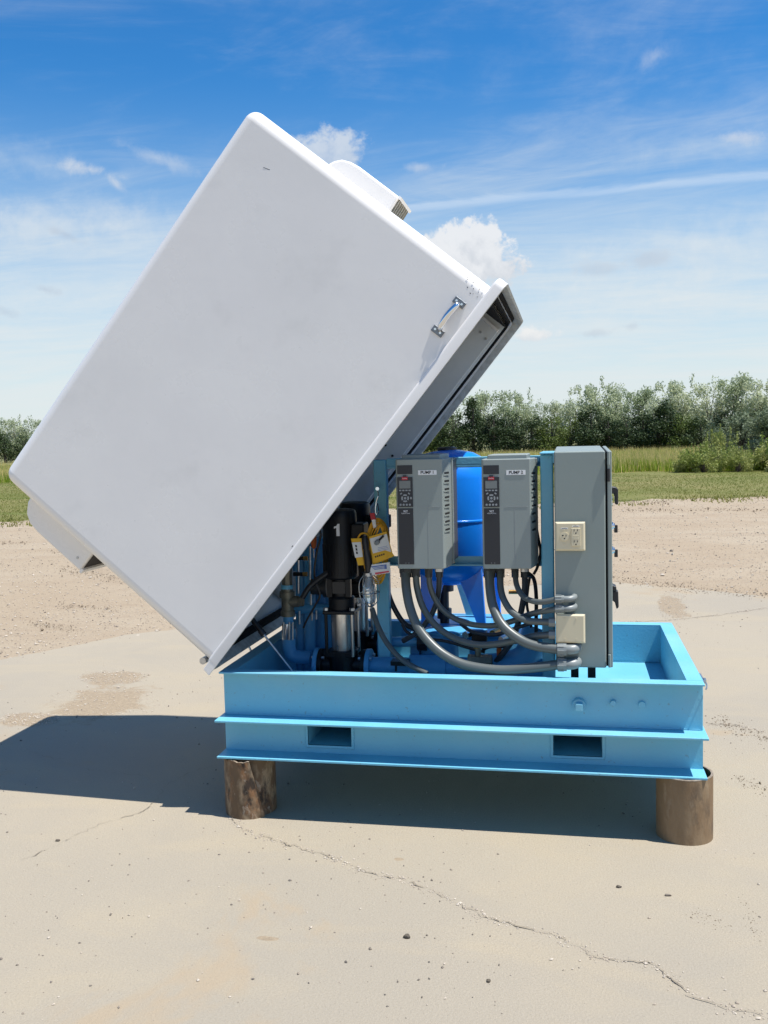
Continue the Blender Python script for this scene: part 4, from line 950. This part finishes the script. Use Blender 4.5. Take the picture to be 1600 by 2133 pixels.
    fbox('groove', px1+w*.09, xr-bv-w*.05, zb_+h*.565, zb_+h*.5675, BUTTON, t, 0, .0008)
    fbox('groove', xl+w*.62, xl+w*.625, zb_+h*.03, zb_+h*.56, BUTTON, t, 0, .0006)
    return t
YD0, YD1 = .13, .455
a, b_ = at(820, 957, YD0), at(827, 1185, YD0); c = at(936, 1100, YD0)
d1 = (a.x+b_.x)/2; zt_, zb_ = a.z, b_.z
drive(d1, d1+.208, zt_, zb_, YD0, YD1, '1', 'left grey pump drive labelled PUMP 1 with keypad')
a, b_ = at(1000, 957, YD0), at(1004, 1185, YD0); d2 = (a.x+b_.x)/2
drive(d2, d2+.208, a.z, b_.z, YD0, YD1, '2', 'right grey pump drive labelled PUMP 2 beside the cabinet')
ZD = b_.z

# ------------------------------------------------------------------ control cabinet
EY0, EY1 = .10, .66
a, b_ = at(1155, 941, EY0), at(1265, 1392, EY0); ex0 = at(1156, 1150, EY0).x; ex1 = at(1262, 1150, EY0).x; ez0, ez1 = b_.z, a.z
cab = thing('control_cabinet', 'tall grey control cabinet at the right end of the frame with handles on its door', 'cabinet', ((ex0+ex1)/2, .38, ez0))
def slope(x, y, z): return (x, y, z+(.014*(y-EY0)/(EY1-EY0) if z > 1 else 0))
bm = B(); box(bm, ex0, ex1, EY0, EY1, ez0, ez1, slope); put('cabinet_body', bm, GREY, cab, bevel=.006)
bm = B(); box(bm, ex1+.0005, ex1+.007, EY0+.012, EY1-.01, ez0+.006, ez1-.006, slope); put('door_gasket', bm, RUBBER, cab)
dx0, dx1 = ex1+.0075, ex1+.024
bm = B(); box(bm, dx0, dx1, EY0+.004, EY1, ez0+.002, ez1-.002, slope); door = put('cabinet_door', bm, GREY, cab, bevel=.004)
for z in (ez1-.075, ez1-.012, ez0+.045):
    bm = B(); cyl(bm, (ex1+.012, EY0-.004, z-.04), (ex1+.012, EY0-.004, z+.008), .0055, seg=12); put('hinge', bm, GREY if z != ez1-.075 else BLACKP, door, smooth=True)
def doorpt(px, py, Y): return at(px, py, Y)
HY = .40
# upper lever handle
z = at(1278, 1030, HY).z; x = dx1
bm = B(); prism(bm, [(x, HY-.02, z+.035), (x+.028, HY-.02, z+.030), (x+.036, HY-.02, z+.022), (x+.036, HY-.02, z-.04), (x+.024, HY-.02, z-.04), (x+.020, HY-.02, z+.004), (x, HY-.02, z+.004)], (0, .04, 0)); put('lever_handle', bm, BLACKP, door, bevel=.004)
bm = B(); cyl(bm, (x, HY+.07, z-.03), (x+.016, HY+.07, z-.03), .018, seg=20); put('pilot_lamp', bm, CHROME, door, smooth=True)
for py in (1095, 1146):
    z = at(1278, py, HY).z; bm = B(); lathe(bm, [(.019, 0), (.019, .007), (.015, .008), (.015, .016), (.011, .017), (.011, .022)], (dx1, HY, z), (1, 0, 0), 20); o = put('selector_switch', bm, CHROME, door, smooth=True)
    bm = B(); box(bm, dx1+.020, dx1+.034, HY-.006, HY+.006, z-.028, z+.003); put('switch_knob', bm, BLACKP, o, bevel=.002)
z = at(1280, 1238, HY).z
bm = B(); prism(bm, [(dx1, HY-.03, z+.045), (dx1+.026, HY-.03, z+.036), (dx1+.027, HY-.03, z+.018), (dx1, HY-.03, z+.016)], (0, .06, 0)); put('disconnect_plate', bm, BLACKP, door, bevel=.003)
bm = B(); prism(bm, [(dx1, HY-.022, z+.017), (dx1+.034, HY-.022, z+.017), (dx1+.036, HY-.022, z-.05), (dx1+.027, HY-.022, z-.058), (dx1+.020, HY-.022, z-.030), (dx1, HY-.022, z-.014)], (0, .044, 0)); put('disconnect_handle', bm, BLACKP, door, bevel=.005)
# legs below the cabinet
for x0 in (ex0+.055, ex0+.12):
    bm = B(); box(bm, x0, x0+.03, EY0+.10, EY0+.15, ZM+.001, ez0+.002); put('cabinet_leg', bm, BLACK, cab)
# outlet plate
def wallbox(px0, py0, px1, py1, D, nm, plate_t=.006):
    a, b_ = at(px0, py0, EY0-D), at(px1, py1, EY0-D); t = b_
    bm = B(); box(bm, a.x+.005, b_.x-.005, EY0-D+plate_t, EY0-.0005, b_.z+.005, a.z-.005); put(nm+'_box', bm, GREY, cab, bevel=.002)
    bm = B(); e = .007
    x0, x1, z0, z1, y0, y1 = a.x, b_.x, b_.z, a.z, EY0-D, EY0-D+plate_t
    o_ = [(x0, y1, z0), (x1, y1, z0), (x1, y1, z1), (x0, y1, z1)]; i_ = [(x0+e, y0, z0+e), (x1-e, y0, z0+e), (x1-e, y0, z1-e), (x0+e, y0, z1-e)]
    O = [bm.verts.new(p) for p in o_]; I = [bm.verts.new(p) for p in i_]
    bm.faces.new(O[::-1]); bm.faces.new(I)
    for k in range(4): bm.faces.new((O[k], O[(k+1) % 4], I[(k+1) % 4], I[k]))
    return put(nm, bm, CREAM, cab, bevel=.0012), x0, x1, z0, z1, y0
op, x0, x1, z0, z1, y0 = wallbox(1156, 1087, 1220, 1148, .016, 'outlet_plate')
w, h = x1-x0, z1-z0
c = Vector((x0+w*.31, y0, z0+h*.50)); bm = B(); cyl(bm, c, c+Vector((0, -.004, 0)), .0165, seg=28); rc = put('round_receptacle', bm, CREAM, op, smooth=True)
def slot(par, x, z, sx, sz, y): bm = B(); box(bm, x-sx, x+sx, y-.0006, y+.0004, z-sz, z+sz); put('slot', bm, INK, par)
slot(rc, c.x-.006, c.z+.004, .003, .0022, c.y-.004); slot(rc, c.x+.006, c.z+.004, .0011, .0038, c.y-.004); slot(rc, c.x, c.z-.007, .0024, .0022, c.y-.004)
gx, gz = x0+w*.685, z0+h*.48; bm = B(); box(bm, gx-.0165, gx+.0165, y0-.005, y0+.0005, gz-.033, gz+.033); gf = put('duplex_receptacle', bm, CREAM, op, bevel=.001)
for s in (1, -1):
    zc = gz+s*.021; slot(gf, gx-.0062, zc+.005, .0011, .0042, y0-.005); slot(gf, gx+.0062, zc+.005, .0011, .0034, y0-.005); slot(gf, gx, zc-.006, .0022, .0022, y0-.005)
for s in (1, -1): bm = B(); box(bm, gx-.010, gx+.010, y0-.0058, y0-.0048, gz+s*.0045-.003, gz+s*.0045+.003); put('test_button', bm, BUTTON if False else CREAM, gf, bevel=.0008)
for x, z in ((x0+w*.31, z1-h*.225), (gx, z1-h*.155)): bm = B(); box(bm, x-.013, x+.013, y0-.0006, y0+.0003, z-.0025, z+.0025); o=put('small_label', bm, PAPER, op); bm = B(); box(bm, x-.010, x+.010, y0-.0009, y0-.0005, z-.0008, z+.0008); put('label_print', bm, INK, o)
for x, z in ((x0+w*.31, z1-h*.28), (x0+w*.31, z0+h*.25), (gx, z1-h*.10), (gx, z0+h*.09)): bm = B(); cyl(bm, (x, y0+.0003, z), (x, y0-.0012, z), .0028, seg=10); put('screw', bm, CREAM, op)
bp, x0, x1, z0, z1, y0 = wallbox(1157, 1279, 1220, 1341, .040, 'blank_plate')
for fx in (.31, .69):
    for fz in (.15, .85): x, z = x0+(x1-x0)*fx, z0+(z1-z0)*fz; bm = B(); cyl(bm, (x, y0+.0003, z), (x, y0-.0014, z), .003, seg=10); put('screw', bm, CREAM, bp)

# ------------------------------------------------------------------ conduits
def conduit(pp, r, label, m=CONDUIT, y0=.27, y1=.09, ribs=0., start=True, end=None, ymid=None, n=14, lab_g='grey flexible conduits under the drives'):
    P_ = []
    for i, (px, py) in enumerate(pp):
        t = i/(len(pp)-1); Y = y0+(y1-y0)*t
        if ymid is not None: Y += 4*t*(1-t)*(ymid-(y0+y1)/2)
        P_.append(at(px, py, Y))
    t = thing('flexible_conduit', label, 'conduit', tuple(P_[0]), lab_g); bm = B(); pts = spline(P_, n); tube(bm, pts, r, 14, ribs)
    put('hose', bm, m, t, smooth=True, angle=60)
    if start:
        bm = B(); q = P_[0]; cyl(bm, q+Vector((0, 0, -.030)), q+Vector((0, 0, .006)), r*1.30, seg=12); cyl(bm, q+Vector((0, 0, -.012)), q+Vector((0, 0, .0062)), r*1.5, seg=6); put('top_fitting', bm, DARKGREY, t)
    if end == 'elbow':                                          # straight nut then a turned elbow into the cabinet face
        q = P_[-1]; d = Vector((1, 0, .02)); bm = B(); cyl(bm, q-d*.012, q+d*.022, r*1.35, seg=10); put('end_nut', bm, CONDUITL, t)
        for k in range(10):
            a_ = 2*math.pi*k/10; o2 = Vector((0, math.cos(a_), math.sin(a_)))*r*1.36; bm = B() if k == 0 else bm; cyl(bm, q+o2-Vector((.010, 0, 0)), q+o2+Vector((.012, 0, 0)), .0018, seg=5)
        put('nut_ribs', bm, CONDUITL, t)
        e = [q+d*.018, q+d*.040, q+d*.056+Vector((0, .012, .002)), q+d*.060+Vector((0, EY0-q.y+.0, .003))]
        bm = B(); tube(bm, spline(e, 6), r*1.1, 12); put('end_elbow', bm, CONDUITL, t, smooth=True)
    if end == 'nut':
        q = P_[-1]; bm = B(); cyl(bm, q-Vector((.012, 0, 0)), q+Vector((.012, 0, 0)), r*1.4, seg=8); put('end_nut', bm, CONDUITL, t)
    return t
EYe = .065
for k, (px, dx) in enumerate(((915, 0), (1093, 0))):
    q = at(px, 1184, .262); bm = B(); cyl(bm, q+Vector((0, 0, -.012)), q+Vector((0, 0, .006)), .017, seg=8); tag(put('cable_gland', bm, ZINC, loc=tuple(q)), 'bright metal cable gland under the %s pump drive' % ('left', 'right')[k], 'gland')
conduit([(845, 1187), (846, 1222), (854, 1265), (870, 1305), (897, 1340), (930, 1367), (972, 1386), (1040, 1396), (1100, 1392), (1168, 1384)], .0185, 'thick grey conduit sweeping lowest from drive 1 to the cabinet bottom', y1=EYe, end='elbow', ribs=.035, ymid=.12, n=26)
conduit([(866, 1187), (869, 1225), (882, 1267), (907, 1302), (942, 1327), (982, 1341), (1022, 1343), (1070, 1335), (1110, 1326), (1150, 1322)], .0135, 'medium conduit from drive 1 passing behind to the blank-plate box', y1=.085, end='nut', ymid=.20)
conduit([(893, 1187), (897, 1225), (915, 1262), (945, 1287), (985, 1301), (1030, 1303), (1070, 1293), (1110, 1278), (1163, 1268)], .0115, 'thin conduit from drive 1 rising to the lower elbow above the blank plate', y1=EYe, end='elbow', ymid=.26)
conduit([(915, 1187), (914, 1230), (906, 1265), (890, 1294), (868, 1318), (840, 1335)], .0115, 'dark conduit dropping from drive 1 and curling back to the left', CONDUITD, y1=.45)
conduit([(1020, 1187), (1021, 1225), (1028, 1265), (1047, 1302), (1080, 1330), (1115, 1345), (1168, 1353)], .0185, 'thick grey conduit from drive 2 to the elbow under the blank plate', y1=EYe, end='elbow', ribs=.035, ymid=.12, n=26)
conduit([(1042, 1187), (1043, 1225), (1051, 1252), (1069, 1277), (1100, 1293), (1150, 1296)], .0135, 'medium conduit from drive 2 ending at the upper left of the blank-plate box', y1=.085, end='nut', ymid=.15)
conduit([(1073, 1187), (1076, 1217), (1088, 1240), (1106, 1251), (1130, 1254), (1163, 1248)], .0110, 'thin conduit from drive 2 to the topmost elbow on the cabinet', y1=EYe, end='elbow', ymid=.13)
conduit([(1093, 1187), (1093, 1230), (1085, 1277), (1075, 1312), (1060, 1345), (1022, 1392)], .0125, 'dark conduit dropping straight from drive 2 behind the others', CONDUITD, y1=.42)
conduit([(1098, 1192), (1112, 1206), (1117, 1240), (1117, 1290), (1117, 1335)], .008, 'thin black conduit looping down beside the right frame post', BLACKP, y1=.40, start=False)
conduit([(803, 1200), (809, 1235), (822, 1268), (842, 1298), (868, 1312)], .0115, 'black cable bending down right of the left frame post', BLACKP, y0=.52, y1=.50, start=False)
conduit([(775, 1268), (788, 1305), (808, 1342), (840, 1376), (890, 1404)], .0115, 'grey conduit slanting down from below the work lamp', CONDUIT, y0=.36, y1=.16, start=False)

conduit([(1105, 1196), (1100, 1225), (1098, 1262), (1106, 1300), (1110, 1350)], .006, 'thin black wire hanging behind the right drive conduits', BLACKP, y0=.42, y1=.46, start=False)
conduit([(838, 1300), (850, 1318), (885, 1330), (930, 1336), (985, 1352), (1010, 1358)], .007, 'thin black cable lying along the manifold', BLACKP, y0=.45, y1=.40, start=False)
conduit([(960, 1300), (985, 1316), (1030, 1322), (1070, 1310), (1112, 1296)], .008, 'thin grey cable sagging above the manifold to the right post', CONDUITD, y0=.48, y1=.30, start=False)
conduit([(1117, 1098), (1121, 1118), (1126, 1150), (1120, 1180), (1112, 1196)], .006, 'thin black wire squeezed between the right drive and the post', BLACKP, y0=.36, y1=.38, start=False)
# ------------------------------------------------------------------ piping behind the drives
man = thing('pipe_manifold', 'blue painted pipe manifold on the skid floor below the drives', 'piping', (.95, .5, ZM))
def pipe(pts, r, m=BLUEP, nm='pipe', par=None, seg=22, n=8, sm=True):
    bm = B(); tube(bm, spline(pts, n) if len(pts) > 2 else pts, r, seg); return put(nm, bm, m, par or man, smooth=True, angle=50)
zc = at(830, 1385, .45).z
pipe([(p1x+.12, .45, p1z), (.78, .45, p1z)], .038); pipe([(.70, .45, p1z), (.86, .45, p1z)], .052, nm='coupling')
pipe([(.86, .45, p1z), (1.27, .45, p1z)], .045)
a = at(1110, 1330, .45)
pipe([(.98, .45, p1z), (1.10, .45, p1z+.01), (1.20, .46, p1z+.05), (1.24, .5, p1z+.16)], .060, nm='elbow')
pipe([(.62, .74, .60), (1.26, .74, .60)], .042); pipe([(.60, .95, .55), (1.3, .95, .55)], .045)
a = at(915, 1318, .62); pipe([(a.x, .62, .40), (a.x, .62, a.z)], .085, nm='housing', seg=30)
bm = B(); lathe(bm, [(.09, a.z), (.095, a.z+.008), (.095, a.z+.016), (.08, a.z+.022), (0, a.z+.026)], (a.x+.03, .62, 0), seg=32); put('housing_lid', bm, BLUEP, man, smooth=True)
a = at(830, 1345, .50); pipe([at(790, 1338, .55), at(870, 1336, .55)], .022); bm = B(); q = at(880, 1338, .55); cyl(bm, q-Vector((.02, 0, 0)), q+Vector((.02, 0, 0)), .038, seg=8); put('union_nut', bm, BLACKP, man)
bm = B(); q = at(838, 1378, .36); box(bm, q.x-.045, q.x+.03, .33, .39, q.z-.012, q.z+.006); box(bm, q.x-.03, q.x-.022, .345, .36, q.z-.04, q.z); put('pipe_clamp', bm, BLACK, man)
q = at(988, 1345, .6); pipe([q+Vector((0, 0, -.10)), q+Vector((0, 0, .02))], .022)
# ball valve with brass stem
q = at(1000, 1377, .36)
bv = thing('ball_valve', 'weathered grey ball valve with brass stem low between the conduits', 'valve', tuple(q))
bm = B(); cyl(bm, q-Vector((.05, 0, 0)), q+Vector((.05, 0, 0)), .028, seg=8); put('valve_body', bm, BRONZE, bv)
bm = B(); cyl(bm, q+Vector((-.008, 0, .02)), q+Vector((-.008, 0, .055)), .013, seg=10); put('valve_stem', bm, BRONZE, bv); bm = B(); cyl(bm, q+Vector((-.010, 0, .055)), q+Vector((-.010, 0, .068)), .017, seg=6); put('brass_nut', bm, BRASS, bv)
q = at(1000, 1322, .48)
pc = thing('pressure_switch', 'cluster of black and chrome pressure fittings above the manifold', 'fitting', tuple(q))
bm = B(); box(bm, q.x-.035, q.x+.03, .46, .51, q.z-.03, q.z+.015); put('switch_body', bm, BLACK, pc, bevel=.005)
for dx, dz, m_, r_ in ((-.06, .002, CHROME, .016), (.055, .012, BRASS, .014), (.09, -.012, ZINC, .011), (-.015, -.045, ZINC, .010)):
    bm = B(); cyl(bm, q+Vector((dx, -.03, dz)), q+Vector((dx+.02, .03, dz)), r_, seg=10); put('fitting_nut', bm, m_, pc)
bm = B(); tube(bm, spline([at(1005, 1352, .40), at(1025, 1345, .40), at(1062, 1346, .42)], 6), .010, 8); put('valve_lever', bm, BLACKP, pc)
q = at(1040, 1360, .42); bm = B(); cyl(bm, q+Vector((0, 0, -.02)), q+Vector((0, 0, .03)), .011, seg=8); put('orange_plug', bm, ORANGE, pc)
q = at(1070, 1233, .72); bm = B(); cyl(bm, q-Vector((.022, 0, 0)), q+Vector((.03, 0, 0)), .010, seg=10)
tag(put('brass_nipple', bm, BRASS, loc=tuple(q), smooth=True), 'short brass nipple sticking out left of the dark conduits near the right post', 'fitting')
q = at(1025, 1285, .78); bm = B(); prism(bm, [at(1018, 1262, .78), at(1024, 1258, .78), at(1040, 1302, .78), at(1030, 1302, .78)], (0, .01, 0))
tag(put('hang_tag', bm, CREAM, loc=tuple(q)), 'yellowish paper tag hanging beside the right tank leg', 'tag')
# tower of valves and risers left of pump 1
ris = thing('riser_piping', 'blue risers with bronze tee and chrome coupling left of pump 1', 'piping', tuple(at(620, 1395, .5)))
YR = .50
def A(px, py, Y=YR): return at(px, py, Y)
pipe([A(602, 1330), A(603, 1350), A(612, 1366), A(648, 1371)], .030, par=ris, nm='elbow')
pipe([A(601, 1278), A(602, 1332)], .024, par=ris)
bm = B(); cyl(bm, A(600, 1298), A(600, 1331), .0265, seg=20); cl = put('chrome_coupling', bm, CHROME, ris, smooth=True)
for px in (591, 603, 610): bm = B(); cyl(bm, A(px, 1296, YR-.03), A(px, 1333, YR-.03), .0045, seg=8); put('coupling_bolt', bm, ZINC, cl)
bm = B(); cyl(bm, A(598, 1226), A(600, 1282), .027, seg=20); cyl(bm, A(598, 1232), A(598, 1244), .034, seg=20); cyl(bm, A(600, 1272), A(600, 1283), .032, seg=20); cyl(bm, A(600, 1253), A(622, 1253), .025, seg=18); cyl(bm, A(622, 1253), A(632, 1253), .022, seg=8); put('bronze_tee', bm, BRONZE, ris, smooth=True)
bm = B(); cyl(bm, A(598, 1218), A(598, 1227), .027, seg=18); put('blue_ring', bm, BLUE, ris, smooth=True)
bm = B(); cyl(bm, A(597, 1150), A(598, 1218), .024, seg=8); put('bronze_union', bm, BRONZE, ris)
for px, Y, r_ in ((628, .66, .028), (645, .62, .026), (664, .74, .036), (676, .78, .05), (690, .84, .04)):
    pipe([A(px, 1120, Y), A(px+1, 1400, Y)], r_, par=ris)
for py, Y in ((1268, .6), (1300, .78), (1180, .8)): pipe([A(612, py, Y), A(690, py, Y)], .024, par=ris)
for px, p0, p1 in ((622, 1166, 1236), (646, 1138, 1208), (648, 1238, 1260), (624, 1273, 1300), (650, 1273, 1292), (659, 1272, 1290)):
    bm = B(); cyl(bm, A(px, p0, .56), A(px, p1, .56), .0048, seg=8); put('threaded_stud', bm, ZINC, ris, smooth=True)
bm = B(); lathe(bm, [(.004, 0), (.011, .008), (.013, .03), (.013, .06), (.010, .075), (0, .078)], A(654, 1143, .54), (0, 0, 1), 14); put('orange_handle', bm, ORANGE, ris, smooth=True)
bm = B(); cyl(bm, A(653, 1143, .54), A(654, 1162, .54), .0035, seg=8); put('handle_stem', bm, ZINC, ris)
for px, py in ((636, 1196), (637, 1163)):
    q = A(px, py, .54); bm = B(); cyl(bm, q-Vector((.010, 0, 0)), q+Vector((.008, 0, 0)), .011, seg=6); put('brass_nut', bm, BRASS, ris)
    bm = B(); cyl(bm, q-Vector((.055, 0, 0)), q-Vector((.012, 0, 0)), .009, seg=10); put('valve_stem', bm, BLACK, ris)
bm = B(); cyl(bm, A(650, 1222, .58), A(676, 1222, .58), .036, seg=20); cyl(bm, A(676, 1222, .58), A(684, 1222, .58), .05, seg=20); put('check_valve', bm, DARKGREY, ris, smooth=True)
for nm, pts, r_, Y, lab in (('black_hose', [(690, 1188), (665, 1205), (645, 1222), (630, 1245)], .0125, .40, 'thick black hose slanting from pump 1 to the bronze tee'),
                            ('thin_cable', [(664, 1098), (668, 1115), (660, 1150), (655, 1185), (657, 1210), (666, 1240), (656, 1262), (640, 1290), (632, 1308)], .0045, .44, 'thin black cable snaking down between the risers and pump 1')):
    bm = B(); tube(bm, spline([A(x, y, Y) for x, y in pts], 8), r_, 10); tag(put(nm, bm, BLACKP, loc=tuple(A(*pts[0], Y)), smooth=True), lab, 'hose')

# ------------------------------------------------------------------ work lamp with coiled cord
WYl = .40
q = at(785, 1080, WYl)
lamp = thing('work_lamp', 'new yellow-corded caged work lamp in its packaging hung on the left post', 'work lamp', tuple(q))
def Lp(px, py, d=0.): return at(px, py, WYl-d)
for k in range(6):
    cx_, cy_ = 783+k*.9, 1148; rx_, ry_ = 26-k*3.1, 68-k*3.4; pts = []
    for i in range(41):
        a = 2*math.pi*i/40; pts.append(Lp(cx_+rx_*math.cos(a)+8*math.sin(a)*-.9-2*math.sin(3*a+k)+ (10 if math.sin(a) > 0 else -2)*abs(math.sin(a)), cy_+ry_*math.sin(a)-k*.5, .012+.006*math.sin(a*2+k)+.004*k))
    bm = B(); tube(bm, pts, .0034, 8); put('cord_loop', bm, YELLOW, lamp, smooth=True)
bm = B(); tube(bm, spline([Lp(745, 1122, .03), Lp(752, 1112, .035), Lp(764, 1112, .035), Lp(771, 1124, .03)], 8), .0042, 8); put('cord_loop', bm, YELLOW, lamp, smooth=True)
# printed card
def quad(nm, pts, d, th, m, par): bm = B(); prism(bm, [Lp(x, y, d) for x, y in pts], (0, th, 0)); return put(nm, bm, m, par)
card = quad('card', [(769, 1118), (805, 1107), (818, 1153), (822, 1158), (777, 1177)], .045, .001, YCARD, lamp)
quad('card_white_panel', [(770, 1122), (806, 1112), (815, 1150), (802, 1146), (777, 1153)], .0462, .0008, PAPER, card)
quad('card_lower', [(777, 1157), (803, 1147), (808, 1162), (781, 1172)], .0475, .0008, YCARD, card)
card2 = quad('side_card', [(731, 1122), (753, 1121), (758, 1177), (746, 1178)], .040, .001, YCARD, lamp)
quad('side_card_panel', [(733, 1130), (752, 1129), (756, 1160), (740, 1162)], .0412, .0008, PAPER, card2)
for i in range(3): quad('print_line', [(739.5+i*.9, 1135+i*7), (743+i*.9, 1135+i*7), (744+i*.9, 1140+i*7), (740.5+i*.9, 1140+i*7)], .0418, .0006, INK, card2)
for i in range(5): quad('print_line', [(781+i*4.2, 1158.5-i*1.3), (784+i*4.2, 1157.6-i*1.3), (784.4+i*4.2, 1161-i*1.3), (781.4+i*4.2, 1161.9-i*1.3)], .0485, .0005, INK, card)
for i in range(3): quad('print_line', [(787, 1141+i*3), (807+i*1.2, 1137+i*3), (807+i*1.2, 1137.7+i*3), (787, 1141.7+i*3)], .0470, .0004, LBLUE, card)
bm = B(); tube(bm, [Lp(789, 1126, .05), Lp(799, 1116, .05)], .0045, 8); put('printed_handle', bm, INK, card); bm = B(); lathe(bm, [(.004, 0), (.010, .006), (.011, .016), (.006, .026), (0, .028)], Lp(790, 1125, .05), (Lp(780, 1136, .05)-Lp(790, 1125, .05)), 10); put('printed_lamp', bm, BUTTON, card)
# lamp handle
pts = [Lp(760, 1116, .05), Lp(761, 1130, .052), Lp(763, 1145, .052), Lp(766, 1160, .052), Lp(768, 1178, .05), Lp(766, 1196, .05)]
bm = B(); tube(bm, pts, [.010, .016, .012, .0165, .016, .011], 12); put('rubber_handle', bm, BLACKP, lamp, smooth=True)
# red clip on a snap hook
bm = B(); prism(bm, [Lp(770, 1069, .03), Lp(780, 1068, .03), Lp(783, 1082, .03), Lp(773, 1083, .03)], (0, .006, 0)); put('red_clip', bm, RED, lamp)
bm = B(); prism(bm, [Lp(774, 1083, .03), Lp(782, 1082, .03), Lp(784, 1098, .03), Lp(778, 1100, .03)], (0, .006, 0)); put('clip_strap', bm, PAPER, lamp)
bm = B(); tube(bm, spline([Lp(786, 1020, 0), Lp(788, 1032, .01), Lp(784, 1045, .012), Lp(782, 1062, .014), Lp(785, 1072, .014), Lp(789, 1064, .012), Lp(786, 1048, .012)], 6), .0028, 8); cyl(bm, Lp(786, 1018, -.06), Lp(786, 1018, .006), .008, seg=8); put('snap_hook', bm, CHROME, lamp, smooth=True)
# warning tag
wt = quad('warning_tag', [(763, 1178), (812, 1171), (814, 1193), (766, 1200)], .058, .0008, PAPER, lamp)
quad('tag_blue_print', [(773, 1180), (805, 1175.5), (806, 1185), (781, 1188)], .0592, .0006, LBLUE, wt); quad('tag_red_print', [(781, 1193), (810, 1189), (810.5, 1192), (782, 1197)], .0592, .0006, CORALRED, wt)
for i in range(3): quad('tag_text_line', [(776, 1182+i*2.8), (801, 1178.5+i*2.8), (801, 1179.6+i*2.8), (776, 1183.1+i*2.8)], .0600, .0004, PAPER, wt)
bm = B(); cyl(bm, Lp(770, 1190, .058), Lp(770, 1190, .060), .0035, seg=12); put('tag_eyelet', bm, INK, wt)
# cage and bulb
cc = [Lp(767, 1198, .05), Lp(772, 1264, .05)]; ax = (cc[1]-cc[0]).normalized(); Lc = (cc[1]-cc[0]).length; sx_, sy_ = frame_of(ax)
bm = B(); lathe(bm, [(.014, 0), (.017, .008), (.017, .03), (.026, .045), (.030, .07), (.028, .095), (.020, .115), (0, .122)], cc[0]+ax*.002, ax, 20); put('bulb_cover', bm, GLASS, lamp, smooth=True)
bm = B(); cyl(bm, cc[0]+ax*.01, cc[0]+ax*.05, .013, seg=12); put('bulb_socket', bm, BUTTON, lamp, smooth=True)
bm = B(); cyl(bm, cc[0]-ax*.010, cc[0]+ax*.004, .020, seg=16); put('cage_collar', bm, ZINC, lamp, smooth=True)
for k in range(6):
    a = math.pi*k/3+.2; o_ = sx_*math.cos(a)+sy_*math.sin(a); bm = B()
    tube(bm, spline([cc[0]+o_*.020, cc[0]+ax*.025+o_*.038, cc[0]+ax*.065+o_*.043, cc[0]+ax*.105+o_*.036, cc[0]+ax*.130+o_*.016, cc[0]+ax*.136], 6), .0021, 6); put('cage_wire', bm, ZINC, lamp, smooth=True)
bm = B(); pts = [cc[0]+ax*.075+(sx_*math.cos(t)+sy_*math.sin(t))*.043 for t in [2*math.pi*i/24 for i in range(25)]]; tube(bm, pts, .0021, 6); put('cage_wire', bm, ZINC, lamp, smooth=True)
bm = B(); tube(bm, spline([cc[1], Lp(776, 1278, .05), Lp(778, 1292, .045)], 5), .002, 6); put('cage_hook', bm, ZINC, lamp, smooth=True)
# small grey coupling right of the post
q = at(808, 1085, .55); bm = B(); box(bm, q.x-.012, q.x+.012, .53, .57, q.z-.028, q.z+.028)
tag(put('junction_box', bm, BLACKP, loc=tuple(q), bevel=.004), 'small dark junction box just right of the left post behind the work lamp', 'junction box')
